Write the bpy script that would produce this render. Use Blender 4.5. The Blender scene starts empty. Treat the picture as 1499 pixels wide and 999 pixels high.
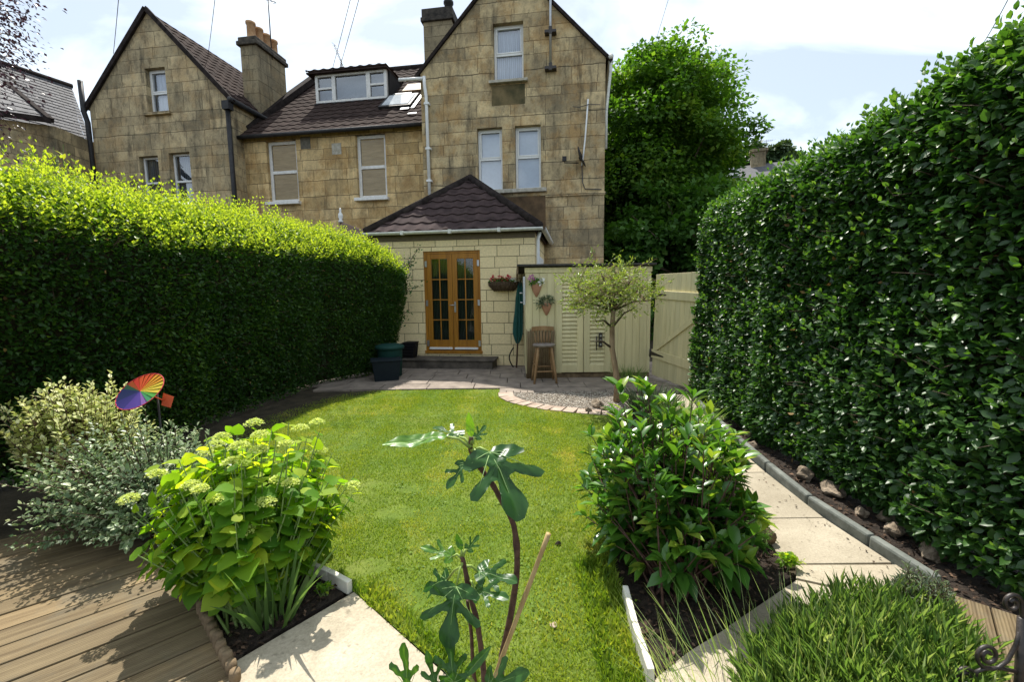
import bpy, math, random
import numpy as np
from mathutils import Vector, Matrix
R_ = math.radians
rnd = random.Random(7)
scene = bpy.context.scene
COL = scene.collection
PI = math.pi

# ------------------------------------------------------------------ camera
PX_W, PX_H, PX_F, CAM_Z = 1499.0, 999.0, 640.0, 1.5
_p, _r = R_(6.24), R_(0.7)
C_F = np.array([0, math.cos(_p), -math.sin(_p)])
_u0 = np.array([0, math.sin(_p), math.cos(_p)]); _r0 = np.array([1.0, 0, 0])
C_U = _u0 * math.cos(_r) + _r0 * math.sin(_r)
C_R = _r0 * math.cos(_r) - _u0 * math.sin(_r)
C_O = np.array([0, 0, CAM_Z])
cam_d = bpy.data.cameras.new("camera"); cam = bpy.data.objects.new("camera", cam_d); COL.objects.link(cam)
cam_d.sensor_width = 36; cam_d.lens = PX_F / PX_W * 36
cam_d.clip_start = 0.05; cam_d.clip_end = 2000
cam.matrix_world = Matrix(((C_R[0], C_U[0], -C_F[0], 0), (C_R[1], C_U[1], -C_F[1], 0), (C_R[2], C_U[2], -C_F[2], CAM_Z), (0, 0, 0, 1)))
scene.camera = cam

# ------------------------------------------------------------------ light
SUN_EL, SUN_AZ = R_(60), R_(-12)          # azimuth measured from +Y (towards the houses), negative = left
EXPOSURE = 0.68
SKY_STRENGTH = 0.080
SUN_STRENGTH = 5.0
world = bpy.data.worlds.new("World"); scene.world = world; world.use_nodes = True
wn = world.node_tree; wn.nodes.clear()
def N(nt, typ, **kw):
    n = nt.nodes.new(typ)
    for k, v in kw.items():
        if k.startswith('i_'):
            n.inputs[k[2:].replace('_', ' ')].default_value = v
        else: setattr(n, k, v)
    return n
sky = N(wn, 'ShaderNodeTexSky', sky_type='NISHITA', sun_disc=False, sun_elevation=SUN_EL, sun_rotation=SUN_AZ,
        air_density=1.0, dust_density=1.2, ozone_density=1.0, altitude=50)
tc = N(wn, 'ShaderNodeTexCoord')
sep = N(wn, 'ShaderNodeSeparateXYZ'); wn.links.new(tc.outputs['Generated'], sep.inputs[0])
zz = N(wn, 'ShaderNodeMath', operation='ADD'); zz.inputs[1].default_value = 0.22; wn.links.new(sep.outputs[2], zz.inputs[0])
dx = N(wn, 'ShaderNodeMath', operation='DIVIDE'); wn.links.new(sep.outputs[0], dx.inputs[0]); wn.links.new(zz.outputs[0], dx.inputs[1])
dy = N(wn, 'ShaderNodeMath', operation='DIVIDE'); wn.links.new(sep.outputs[1], dy.inputs[0]); wn.links.new(zz.outputs[0], dy.inputs[1])
cb = N(wn, 'ShaderNodeCombineXYZ'); wn.links.new(dx.outputs[0], cb.inputs[0]); wn.links.new(dy.outputs[0], cb.inputs[1])
cn = N(wn, 'ShaderNodeTexNoise', noise_dimensions='3D'); cn.inputs['Scale'].default_value = 1.7; cn.inputs['Detail'].default_value = 9
cn.inputs['Roughness'].default_value = 0.55; cn.inputs['Distortion'].default_value = 0.6
cmap = N(wn, 'ShaderNodeMapping'); cmap.inputs['Location'].default_value = (3.1, 0.35, 0); cmap.inputs['Scale'].default_value = (0.8, 1.25, 1)
wn.links.new(cb.outputs[0], cmap.inputs[0]); wn.links.new(cmap.outputs[0], cn.inputs[0])
cr = N(wn, 'ShaderNodeValToRGB'); cr.color_ramp.elements[0].position = 0.43; cr.color_ramp.elements[1].position = 0.68
cr.color_ramp.elements[0].color = (0.34, 0.34, 0.34, 1); cr.color_ramp.elements[1].color = (0.92, 0.92, 0.92, 1)
wn.links.new(cn.outputs[0], cr.inputs[0])
cmx = N(wn, 'ShaderNodeMixRGB'); cmx.inputs[2].default_value = (11.8, 13.0, 14.0, 1)
wn.links.new(cr.outputs[0], cmx.inputs[0]); wn.links.new(sky.outputs[0], cmx.inputs[1])
bg = N(wn, 'ShaderNodeBackground'); bg.inputs[1].default_value = SKY_STRENGTH
wo = N(wn, 'ShaderNodeOutputWorld'); wn.links.new(cmx.outputs[0], bg.inputs[0]); wn.links.new(bg.outputs[0], wo.inputs[0])
sun_d = bpy.data.lights.new("sun", 'SUN'); sun = bpy.data.objects.new("sun", sun_d); COL.objects.link(sun)
sun_d.energy = SUN_STRENGTH; sun_d.angle = R_(0.53); sun_d.color = (1.0, 0.95, 0.86)
sdir = Vector((math.sin(SUN_AZ) * math.cos(SUN_EL), math.cos(SUN_AZ) * math.cos(SUN_EL), math.sin(SUN_EL)))
sun.rotation_euler = sdir.to_track_quat('Z', 'Y').to_euler(); sun.location = (0, 20, 30)
scene.view_settings.view_transform = 'Standard'; scene.view_settings.look = 'None'
scene.view_settings.exposure = EXPOSURE; scene.view_settings.gamma = 1
scene.render.engine = 'CYCLES'
scene.cycles.max_bounces = 7; scene.cycles.diffuse_bounces = 3; scene.cycles.glossy_bounces = 3; scene.cycles.transmission_bounces = 4; scene.cycles.transparent_max_bounces = 8
scene.cycles.caustics_reflective = False; scene.cycles.caustics_refractive = False

# ------------------------------------------------------------------ measuring helpers (photo pixel -> world point on a real surface)
def ray(u, v): return C_R * (u - 749.5) / PX_F + C_U * (499.5 - v) / PX_F + C_F
def at(u, v, Y):
    d = ray(u, v); return C_O + d * (Y / d[1])
def gnd(u, v, z=0.0):
    d = ray(u, v); return C_O + d * ((z - CAM_Z) / d[2])

# ------------------------------------------------------------------ materials
def newmat(name):
    m = bpy.data.materials.new(name); m.use_nodes = True; nt = m.node_tree; nt.nodes.clear()
    out = N(nt, 'ShaderNodeOutputMaterial'); b = N(nt, 'ShaderNodeBsdfPrincipled'); nt.links.new(b.outputs[0], out.inputs[0])
    return m, nt, b, out
def c4(c): return (c[0], c[1], c[2], 1)
def ramp(nt, src, stops):
    r = N(nt, 'ShaderNodeValToRGB'); e = r.color_ramp.elements
    while len(e) < len(stops): e.new(0.5)
    for i, (p, c) in enumerate(stops): e[i].position = p; e[i].color = c4(c)
    nt.links.new(src, r.inputs[0]); return r.outputs[0]
def noise(nt, scale, detail=4, rough=.55, coord='Object', mscale=None, dist=0):
    t = N(nt, 'ShaderNodeTexCoord'); n = N(nt, 'ShaderNodeTexNoise')
    n.inputs['Scale'].default_value = scale; n.inputs['Detail'].default_value = detail; n.inputs['Roughness'].default_value = rough; n.inputs['Distortion'].default_value = dist
    src = t.outputs[coord]
    if mscale:
        mp = N(nt, 'ShaderNodeMapping'); mp.inputs['Scale'].default_value = mscale; nt.links.new(src, mp.inputs[0]); src = mp.outputs[0]
    nt.links.new(src, n.inputs[0]); return n.outputs[0]
def mixc(nt, fac, a, b, mode='MIX'):
    m = N(nt, 'ShaderNodeMixRGB', blend_type=mode)
    for i, v in ((0, fac), (1, a), (2, b)):
        if isinstance(v, (int, float)): m.inputs[i].default_value = v
        elif isinstance(v, tuple): m.inputs[i].default_value = c4(v)
        else: nt.links.new(v, m.inputs[i])
    return m.outputs[0]
def bump(nt, b, h, strength=.4, dist=.01):
    n = N(nt, 'ShaderNodeBump'); n.inputs['Strength'].default_value = strength; n.inputs['Distance'].default_value = dist
    nt.links.new(h, n.inputs['Height']); nt.links.new(n.outputs[0], b.inputs['Normal'])
def mottled(name, c1, c2, scale=8, rough=.8, bs=.3, detail=6, mscale=None, bdist=.005, spec=.3, metal=0, lo=.35, hi=.65):
    m, nt, b, o = newmat(name)
    n = noise(nt, scale, detail, .6, mscale=mscale)
    nt.links.new(ramp(nt, n, [(lo, c1), (hi, c2)]), b.inputs['Base Color'])
    b.inputs['Roughness'].default_value = rough; b.inputs['Specular IOR Level'].default_value = spec; b.inputs['Metallic'].default_value = metal
    if bs: bump(nt, b, noise(nt, scale * 4, 5, .6, mscale=mscale), bs, bdist)
    return m
def leafmat(name, stops, tcol, rough=.42, trans=.35, spec=.5, extra=None):
    m, nt, b, o = newmat(name)
    a = N(nt, 'ShaderNodeAttribute', attribute_name='tint')
    col = ramp(nt, a.outputs['Fac'], stops)
    nt.links.new(col, b.inputs['Base Color']); b.inputs['Roughness'].default_value = rough; b.inputs['Specular IOR Level'].default_value = spec
    tr = N(nt, 'ShaderNodeBsdfTranslucent'); nt.links.new(mixc(nt, 1.0, col, tcol, 'MULTIPLY'), tr.inputs[0])
    mx = N(nt, 'ShaderNodeMixShader'); mx.inputs[0].default_value = trans
    nt.links.new(b.outputs[0], mx.inputs[1]); nt.links.new(tr.outputs[0], mx.inputs[2]); nt.links.new(mx.outputs[0], o.inputs[0])
    return m

def stone(name, ca, cbb, mort, bw=.62, bh=.345, soot=.6, mwidth=.006, stain=.5, sq=.72):
    m, nt, b, o = newmat(name)
    t = N(nt, 'ShaderNodeTexCoord'); s = N(nt, 'ShaderNodeSeparateXYZ'); nt.links.new(t.outputs['Object'], s.inputs[0])
    ad = N(nt, 'ShaderNodeMath', operation='ADD'); nt.links.new(s.outputs[0], ad.inputs[0]); nt.links.new(s.outputs[1], ad.inputs[1])
    c = N(nt, 'ShaderNodeCombineXYZ'); nt.links.new(ad.outputs[0], c.inputs[0]); nt.links.new(s.outputs[2], c.inputs[1])
    # rows differ: shift every course by its own amount, and wobble the joints a little
    zn = N(nt, 'ShaderNodeTexNoise', noise_dimensions='1D'); zn.inputs['Scale'].default_value = 1.15; zn.inputs['Detail'].default_value = 1; nt.links.new(s.outputs[2], zn.inputs['W'])
    zm = N(nt, 'ShaderNodeMath', operation='MULTIPLY_ADD'); zm.inputs[1].default_value = .55 if stain else 0; nt.links.new(zn.outputs[0], zm.inputs[0]); nt.links.new(s.outputs[2], zm.inputs[2])
    nt.links.new(zm.outputs[0], c.inputs[1])
    fl = N(nt, 'ShaderNodeMath', operation='DIVIDE'); fl.inputs[1].default_value = bh; nt.links.new(zm.outputs[0], fl.inputs[0])
    fo = N(nt, 'ShaderNodeMath', operation='FLOOR'); nt.links.new(fl.outputs[0], fo.inputs[0])
    wn_ = N(nt, 'ShaderNodeTexWhiteNoise', noise_dimensions='1D'); nt.links.new(fo.outputs[0], wn_.inputs['W'])
    sh = N(nt, 'ShaderNodeCombineXYZ'); nt.links.new(wn_.outputs[0], sh.inputs[0])
    av = N(nt, 'ShaderNodeVectorMath', operation='ADD'); nt.links.new(c.outputs[0], av.inputs[0]); nt.links.new(sh.outputs[0], av.inputs[1])
    wob = N(nt, 'ShaderNodeTexNoise'); wob.inputs['Scale'].default_value = 2.2; wob.inputs['Detail'].default_value = 3; nt.links.new(t.outputs['Object'], wob.inputs[0])
    wv = N(nt, 'ShaderNodeVectorMath', operation='SCALE'); wv.inputs['Scale'].default_value = .05 if stain else .008; nt.links.new(wob.outputs['Color'], wv.inputs[0])
    av2 = N(nt, 'ShaderNodeVectorMath', operation='ADD'); nt.links.new(av.outputs[0], av2.inputs[0]); nt.links.new(wv.outputs[0], av2.inputs[1])
    br = N(nt, 'ShaderNodeTexBrick', offset=.5, offset_frequency=2, squash=sq, squash_frequency=3)
    br.inputs['Scale'].default_value = 1; br.inputs['Brick Width'].default_value = bw; br.inputs['Row Height'].default_value = bh
    br.inputs['Mortar Size'].default_value = mwidth; br.inputs['Mortar Smooth'].default_value = .3; br.inputs['Bias'].default_value = -.05
    br.inputs['Color1'].default_value = c4(ca); br.inputs['Color2'].default_value = c4(cbb); br.inputs['Mortar'].default_value = c4(mort)
    nt.links.new(av2.outputs[0], br.inputs[0])
    col = br.outputs[0]
    if stain:
        n1 = noise(nt, 1.6, 7, .7)          # orange iron staining and grey weathering, patchy
        col = mixc(nt, ramp(nt, n1, [(.47, (0, 0, 0)), (.60, (stain * 1.0,) * 3)]), col, (.40, .235, .085))
        n2 = noise(nt, .9, 8, .75, mscale=(1.3, 1.3, 1))
        col = mixc(nt, ramp(nt, n2, [(.45, (0, 0, 0)), (.60, (soot * .8,) * 3)]), col, (.085, .078, .062))
        n3 = noise(nt, 2.4, 6, .65, mscale=(1.4, 1.4, .22))   # soot streaks running down
        col = mixc(nt, ramp(nt, n3, [(.54, (0, 0, 0)), (.68, (soot,) * 3)]), col, (.035, .032, .027))
        n5 = noise(nt, 7, 6, .7, mscale=(1, 1, .5))
        col = mixc(nt, ramp(nt, n5, [(.52, (0, 0, 0)), (.62, (soot * .6,) * 3)]), col, (.06, .054, .042))
    n4 = noise(nt, 26, 6, .7)
    col = mixc(nt, .55, col, ramp(nt, n4, [(.3, (.62, .62, .62)), (.7, (1.18, 1.15, 1.1))]), 'MULTIPLY')
    nt.links.new(col, b.inputs['Base Color']); b.inputs['Roughness'].default_value = .9; b.inputs['Specular IOR Level'].default_value = .2
    inv = N(nt, 'ShaderNodeMath', operation='SUBTRACT'); inv.inputs[0].default_value = 1; nt.links.new(br.outputs['Fac'], inv.inputs[1])
    hs = N(nt, 'ShaderNodeMath', operation='MULTIPLY_ADD'); nt.links.new(n4, hs.inputs[0]); hs.inputs[1].default_value = .5; nt.links.new(inv.outputs[0], hs.inputs[2])
    bump(nt, b, hs.outputs[0], .7, .012)
    return m

def plain(name, c, rough=.6, spec=.4, metal=0, var=.12, scale=14, bs=.12):
    return mottled(name, tuple(x * (1 - var) for x in c), tuple(min(1, x * (1 + var)) for x in c), scale, rough, bs, spec=spec, metal=metal)

def woodgrain(name, c1, c2, scale=(1.5, 30, 30), rough=.6, bs=.35, tv=.86):
    m, nt, b, o = newmat(name)
    n = noise(nt, 1.0, 8, .65, mscale=scale, dist=.4)
    col = ramp(nt, n, [(.33, c1), (.66, c2)])
    a = N(nt, 'ShaderNodeAttribute', attribute_name='tint')
    col = mixc(nt, 1.0, col, ramp(nt, a.outputs['Fac'], [(0, (tv, tv, tv)), (1, (2 - tv, 1.98 - tv, 1.95 - tv))]), 'MULTIPLY')
    nt.links.new(col, b.inputs['Base Color']); b.inputs['Roughness'].default_value = rough; b.inputs['Specular IOR Level'].default_value = .3
    bump(nt, b, n, bs, .004); return m

M = {}
M['stone_tower'] = stone('bath_stone_weathered', (.68, .54, .31), (.34, .275, .165), (.085, .07, .046), bw=.86, bh=.33, soot=.66, stain=.62, mwidth=.006)
M['stone_mid'] = stone('bath_stone_ochre', (.80, .60, .31), (.46, .325, .15), (.11, .085, .05), bw=.7, bh=.33, mwidth=.006, soot=.5, stain=.65)
M['stone_left'] = stone('bath_stone_grey', (.62, .50, .30), (.33, .275, .17), (.08, .068, .045), bw=.82, bh=.34, mwidth=.006, soot=.70, stain=.35)
M['stone_ext'] = stone('reconstituted_cream_block', (.84, .70, .42), (.74, .61, .355), (.10, .08, .045), bw=.46, bh=.225, soot=0, mwidth=.006, stain=0, sq=1.0)
M['stone_chimney'] = stone('chimney_stone', (.34, .285, .18), (.24, .2, .125), (.08, .065, .04), bw=.6, bh=.36, soot=.6, stain=.15)
M['sill'] = mottled('pale_sill_stone', (.30, .28, .22), (.50, .47, .40), 9, .85, .4)
M['tile'] = mottled('brown_roof_tile', (.026, .018, .016), (.062, .043, .037), 5, .95, .5, lo=.3, hi=.7, spec=.06)
M['tile_ext'] = mottled('dark_roof_tile', (.030, .021, .021), (.07, .048, .046), 5, .9, .5, lo=.3, hi=.7, spec=.10)
M['ridge'] = mottled('ridge_tile', (.016, .013, .012), (.04, .032, .03), 8, .95, .4, spec=.06)
M['slate'] = mottled('grey_slate', (.055, .055, .06), (.12, .12, .128), 5, .75, .3, lo=.3, hi=.7, spec=.2)
M['lead'] = mottled('black_gutter_iron', (.012, .012, .013), (.03, .029, .03), 10, .55, .2)
M['white'] = plain('white_upvc', (.74, .75, .74), .4, var=.05)
M['whitewood'] = plain('white_painted_wood', (.70, .69, .66), .55, var=.1)
M['gutter'] = plain('weathered_white_gutter', (.60, .60, .56), .5, var=.14)
M['pot_clay'] = mottled('chimney_pot_clay', (.34, .19, .09), (.50, .31, .17), 9, .85, .3)
M['ply'] = woodgrain('boarded_plywood', (.56, .33, .11), (.76, .50, .20), (3, 3, 22))
M['cheek'] = mottled('dormer_cheek_felt', (.010, .010, .010), (.022, .021, .021), 9, .85, .3)
M['cable'] = plain('dark_cable', (.05, .05, .055), .6, bs=0)
M['wire'] = plain('grey_wire', (.16, .165, .175), .6, bs=0)
M['alu'] = plain('aluminium', (.42, .43, .44), .35, metal=.8, bs=0)
M['oak'] = woodgrain('oak_stain', (.24, .10, .010), (.38, .17, .018), (18, 18, 1.4), .42, .15)
M['cream'] = woodgrain('cream_painted_board', (.58, .52, .30), (.70, .635, .385), (16, 16, 1.2), .62, .2, .94)
M['felt'] = mottled('roof_felt', (.035, .033, .032), (.07, .066, .062), 20, .9, .4)
M['iron'] = mottled('wrought_iron', (.015, .012, .011), (.045, .034, .028), 30, .45, .3, spec=.5)
M['soil'] = mottled('dark_soil', (.016, .011, .008), (.05, .036, .026), 30, .95, 1.0, bdist=.02)
M['earth'] = mottled('garden_earth', (.026, .021, .012), (.06, .048, .028), 6, .95, .8, bdist=.02)
M['slab'] = mottled('pale_paving', (.22, .19, .148), (.345, .305, .245), 2.4, .85, .25, spec=.15, lo=.3, hi=.72)
M['patio'] = mottled('worn_patio', (.14, .115, .095), (.30, .25, .205), 4, .85, .4, lo=.3, hi=.7)
M['brickp'] = mottled('pinkish_paver', (.27, .20, .155), (.43, .345, .275), 6, .85, .4)
M['gravel'] = leafmat('gravel_stone', [(0, (.16, .13, .10)), (.5, (.36, .31, .25)), (1, (.58, .54, .47))], (0, 0, 0), .85, 0.0, .2)
M['mulch'] = leafmat('bark_chip', [(0, (.022, .014, .009)), (.6, (.07, .045, .03)), (1, (.16, .10, .065))], (0, 0, 0), .9, 0.0, .2)
M['kerb'] = mottled('grey_green_kerb', (.085, .095, .085), (.165, .178, .16), 10, .75, .4)
M['rock'] = mottled('limestone_rock', (.12, .09, .06), (.30, .24, .175), 7, .9, .8, bdist=.02)
M['edging'] = mottled('white_edging', (.52, .49, .41), (.72, .69, .60), 8, .75, .3)
M['log'] = mottled('edging_log', (.10, .07, .04), (.24, .17, .10), 12, .9, .6)
M['bark'] = mottled('bark', (.05, .036, .024), (.13, .10, .068), 14, .9, .8, mscale=(1, 1, .3), bdist=.015)
M['olive_bark'] = mottled('olive_bark', (.20, .135, .08), (.36, .26, .165), 14, .85, .6, mscale=(1, 1, .35), bdist=.01)
M['twig'] = mottled('dark_hedge_core', (.018, .016, .008), (.05, .042, .02), 16, .95, .5)
M['stem_green'] = plain('green_stem', (.15, .22, .06), .6, bs=0)
M['stem_brown'] = mottled('brown_stem', (.045, .022, .016), (.12, .065, .045), 40, .6, .4)
M['cane'] = mottled('bamboo_cane', (.33, .22, .09), (.47, .34, .16), 14, .5, .2, mscale=(6, 6, 1))
M['terracotta'] = mottled('terracotta', (.33, .16, .10), (.47, .26, .17), 10, .85, .2)
M['green_plastic'] = plain('green_plastic', (.012, .048, .04), .65, spec=.15, var=.1)
M['dark_plastic'] = plain('dark_plastic', (.010, .016, .021), .65, spec=.15, var=.1)
M['black_plastic'] = plain('black_plastic', (.010, .0095, .011), .65, spec=.15, var=.1)
M['canvas'] = mottled('green_canvas', (.008, .055, .05), (.02, .10, .088), 18, .85, .2, mscale=(4, 4, .4))
M['wicker'] = mottled('brown_wicker', (.05, .033, .02), (.13, .09, .055), 60, .9, .8, bdist=.01)
M['reed'] = woodgrain('reed_screen', (.12, .085, .045), (.27, .20, .115), (60, 60, 2), .85, .5)
M['stoolwood'] = woodgrain('worn_wood', (.20, .115, .05), (.34, .215, .11), (14, 14, 2), .6, .3)
M['stoolseat'] = mottled('grey_worn_seat', (.12, .10, .085), (.26, .225, .20), 9, .5, .2)

def slabmat():
    m, nt, b, o = newmat('pale_paving'); n1 = noise(nt, 2.2, 7, .65); n2 = noise(nt, 90, 4, .7); n3 = noise(nt, 1.3, 8, .75); n4 = noise(nt, 22, 5, .7)
    col = ramp(nt, n1, [(.32, (.30, .262, .195)), (.7, (.45, .40, .31))]); a = N(nt, 'ShaderNodeAttribute', attribute_name='tint')
    col = mixc(nt, 1.0, col, ramp(nt, a.outputs['Fac'], [(0, (.86, .86, .86)), (1, (1.1, 1.08, 1.05))]), 'MULTIPLY')
    col = mixc(nt, .8, col, ramp(nt, n2, [(.3, (.72, .72, .72)), (.7, (1.2, 1.2, 1.2))]), 'MULTIPLY')
    col = mixc(nt, ramp(nt, n3, [(.52, (0, 0, 0)), (.68, (.55, .55, .55))]), col, (.15, .13, .085))
    col = mixc(nt, ramp(nt, n4, [(.60, (0, 0, 0)), (.68, (.5, .5, .5))]), col, (.12, .10, .07))
    nt.links.new(col, b.inputs['Base Color']); b.inputs['Roughness'].default_value = .88; b.inputs['Specular IOR Level'].default_value = .15; bump(nt, b, n2, .35, .004); return m
M['slab'] = slabmat()
def grooved_deck():
    m, nt, b, o = newmat('grooved_deck_board')
    t = N(nt, 'ShaderNodeTexCoord'); a = N(nt, 'ShaderNodeAttribute', attribute_name='tint')
    n = noise(nt, 1, 7, .65, mscale=(2.2, 26, 10), dist=.5)
    col = ramp(nt, n, [(.3, (.11, .076, .04)), (.7, (.265, .20, .112))])
    col = mixc(nt, 1.0, col, ramp(nt, a.outputs['Fac'], [(0, (.74, .76, .76)), (1, (1.1, 1.06, 1.0))]), 'MULTIPLY')
    w = N(nt, 'ShaderNodeTexWave', wave_type='BANDS', bands_direction='Y'); w.inputs['Scale'].default_value = 26; w.inputs['Distortion'].default_value = 0
    nt.links.new(t.outputs['Object'], w.inputs[0])
    col = mixc(nt, .16, col, w.outputs[0], 'MULTIPLY')
    n2 = noise(nt, 2.3, 6, .7)
    col = mixc(nt, ramp(nt, n2, [(.5, (0, 0, 0)), (.68, (.6, .6, .6))]), col, (.12, .11, .08))
    nt.links.new(col, b.inputs['Base Color']); b.inputs['Roughness'].default_value = .75; b.inputs['Specular IOR Level'].default_value = .25
    bump(nt, b, w.outputs[0], .5, .004); return m
M['deck'] = grooved_deck()

def glassmat(name, tint=(.9, .95, 1.0), refl=.25):
    m, nt, b, o = newmat(name); nt.nodes.remove(b)
    g = N(nt, 'ShaderNodeBsdfGlossy'); g.inputs['Roughness'].default_value = .02; g.inputs[0].default_value = (.95, .97, 1, 1)
    tr = N(nt, 'ShaderNodeBsdfTransparent'); tr.inputs[0].default_value = c4(tint)
    f = N(nt, 'ShaderNodeFresnel'); f.inputs[0].default_value = 1.5
    ad = N(nt, 'ShaderNodeMath', operation='ADD'); ad.inputs[1].default_value = refl; ad.use_clamp = True; nt.links.new(f.outputs[0], ad.inputs[0])
    nb = noise(nt, .9, 2); bp = N(nt, 'ShaderNodeBump'); bp.inputs['Strength'].default_value = .12; bp.inputs['Distance'].default_value = .02
    nt.links.new(nb, bp.inputs['Height']); nt.links.new(bp.outputs[0], g.inputs['Normal'])
    mx = N(nt, 'ShaderNodeMixShader'); nt.links.new(ad.outputs[0], mx.inputs[0]); nt.links.new(tr.outputs[0], mx.inputs[1]); nt.links.new(g.outputs[0], mx.inputs[2])
    nt.links.new(mx.outputs[0], o.inputs[0]); return m
M['glass'] = glassmat('window_glass', refl=.16)
M['glass_thin'] = glassmat('boarded_window_glass', refl=0.0)
M['glass_dark'] = glassmat('door_glass', (.8, .85, .8), refl=.03)
def curtainmat(name, c1, c2, sc=38):
    m, nt, b, o = newmat(name); t = N(nt, 'ShaderNodeTexCoord')
    w = N(nt, 'ShaderNodeTexWave', wave_type='BANDS', bands_direction='X'); w.inputs['Scale'].default_value = sc / 6.28; w.inputs['Distortion'].default_value = 2.2; w.inputs['Detail'].default_value = 2
    w.inputs['Detail Scale'].default_value = .4
    nt.links.new(t.outputs['Object'], w.inputs[0]); nt.links.new(ramp(nt, w.outputs[0], [(.2, c1), (.8, c2)]), b.inputs['Base Color'])
    b.inputs['Roughness'].default_value = .9; bump(nt, b, w.outputs[0], .5, .02); return m
M['net'] = curtainmat('net_curtain', (.40, .45, .52), (.62, .68, .76))
M['blind'] = plain('pale_blind', (.62, .68, .75), .8, var=.04, bs=0)
M['curtain_dark'] = curtainmat('dark_curtain', (.05, .06, .07), (.16, .18, .20), 30)
M['vblind'] = curtainmat('vertical_blind', (.012, .015, .012), (.085, .10, .085), 60)
M['dark'] = plain('dark_room', (.01, .01, .011), .9, bs=0)

# foliage
M['lf_privet'] = leafmat('privet_leaf', [(0, (.017, .052, .010)), (.42, (.034, .092, .014)), (.72, (.11, .20, .022)), (1, (.29, .38, .05))], (2.3, 2.1, .7), .45, .45, .35)
M['lf_laurel'] = leafmat('glossy_hedge_leaf', [(0, (.014, .046, .010)), (.5, (.034, .095, .016)), (.8, (.07, .165, .024)), (1, (.15, .26, .04))], (1.9, 2.0, .8), .43, .26, .5)
M['lf_maple'] = leafmat('maple_leaf', [(0, (.03, .085, .010)), (.5, (.075, .165, .018)), (1, (.20, .30, .04))], (2.0, 2.1, .8), .65, .36, .25)
M['lf_dark'] = leafmat('dark_tree_leaf', [(0, (.025, .075, .012)), (.6, (.055, .135, .018)), (1, (.115, .205, .03))], (1.8, 2.0, .8), .65, .3, .25)
M['lf_hill'] = leafmat('hill_tree_leaf', [(0, (.035, .07, .03)), (1, (.08, .125, .045))], (1.6, 1.6, .8), .6, .2)
M['lf_beech'] = leafmat('copper_beech_leaf', [(0, (.020, .012, .018)), (.6, (.04, .022, .032)), (1, (.085, .045, .055))], (1.6, 1.0, 1.2), .4, .22)
M['lf_bay'] = leafmat('bay_leaf', [(0, (.022, .075, .012)), (.5, (.05, .145, .018)), (.85, (.11, .23, .028)), (1, (.25, .33, .045))], (2.0, 2.0, .8), .30, .32, .6)
M['lf_hyd'] = leafmat('hydrangea_leaf', [(0, (.05, .145, .014)), (.5, (.125, .26, .022)), (1, (.34, .43, .045))], (2.5, 2.2, .6), .6, .55, .2)
M['fl_hyd'] = leafmat('hydrangea_flower', [(0, (.40, .48, .11)), (1, (.66, .71, .27))], (1.4, 1.4, .8), .7, .4)
M['lf_pit'] = leafmat('silver_variegated_leaf', [(0, (.06, .11, .045)), (.4, (.14, .215, .09)), (.75, (.33, .40, .22)), (1, (.60, .63, .42))], (1.2, 1.3, .9), .4, .3)
M['lf_euo'] = leafmat('gold_variegated_leaf', [(0, (.10, .16, .03)), (.3, (.28, .34, .08)), (.65, (.52, .54, .20)), (1, (.70, .70, .38))], (1.2, 1.25, .9), .5, .28, .25)
M['lf_iris'] = leafmat('sword_leaf', [(0, (.05, .11, .03)), (1, (.13, .22, .06))], (1.7, 1.7, .7), .45, .35)
M['lf_lav'] = leafmat('lavender_leaf', [(0, (.08, .17, .04)), (.6, (.18, .29, .085)), (1, (.38, .44, .22))], (1.7, 1.7, .7), .6, .4, .25)
M['lf_ros'] = leafmat('grey_herb_leaf', [(0, (.05, .085, .045)), (1, (.16, .21, .12))], (1.4, 1.4, .8), .55, .3)
M['lf_olive'] = leafmat('olive_leaf', [(0, (.10, .16, .03)), (.5, (.20, .27, .05)), (1, (.36, .42, .14))], (1.7, 1.7, .7), .42, .36)
M['lf_fig'] = leafmat('fig_leaf', [(0, (.017, .062, .014)), (.6, (.04, .115, .02)), (1, (.13, .27, .03))], (3.0, 2.8, .6), .32, .30, .36)
M['lf_lime'] = leafmat('lime_shrub_leaf', [(0, (.10, .16, .02)), (1, (.30, .34, .05))], (1.7, 1.6, .7), .5, .45)
M['grass'] = leafmat('grass_blade', [(0, (.075, .16, .014)), (.35, (.175, .265, .026)), (.7, (.29, .345, .055)), (1, (.48, .44, .16))], (1.7, 1.6, .6), .55, .42, .25)
M['petal_red'] = plain('red_petal', (.45, .02, .04), .7, bs=0)
M['petal_white'] = plain('white_petal', (.75, .74, .72), .7, bs=0)
M['petal_pink'] = plain('pink_petal', (.50, .16, .40), .7, bs=0)

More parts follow.
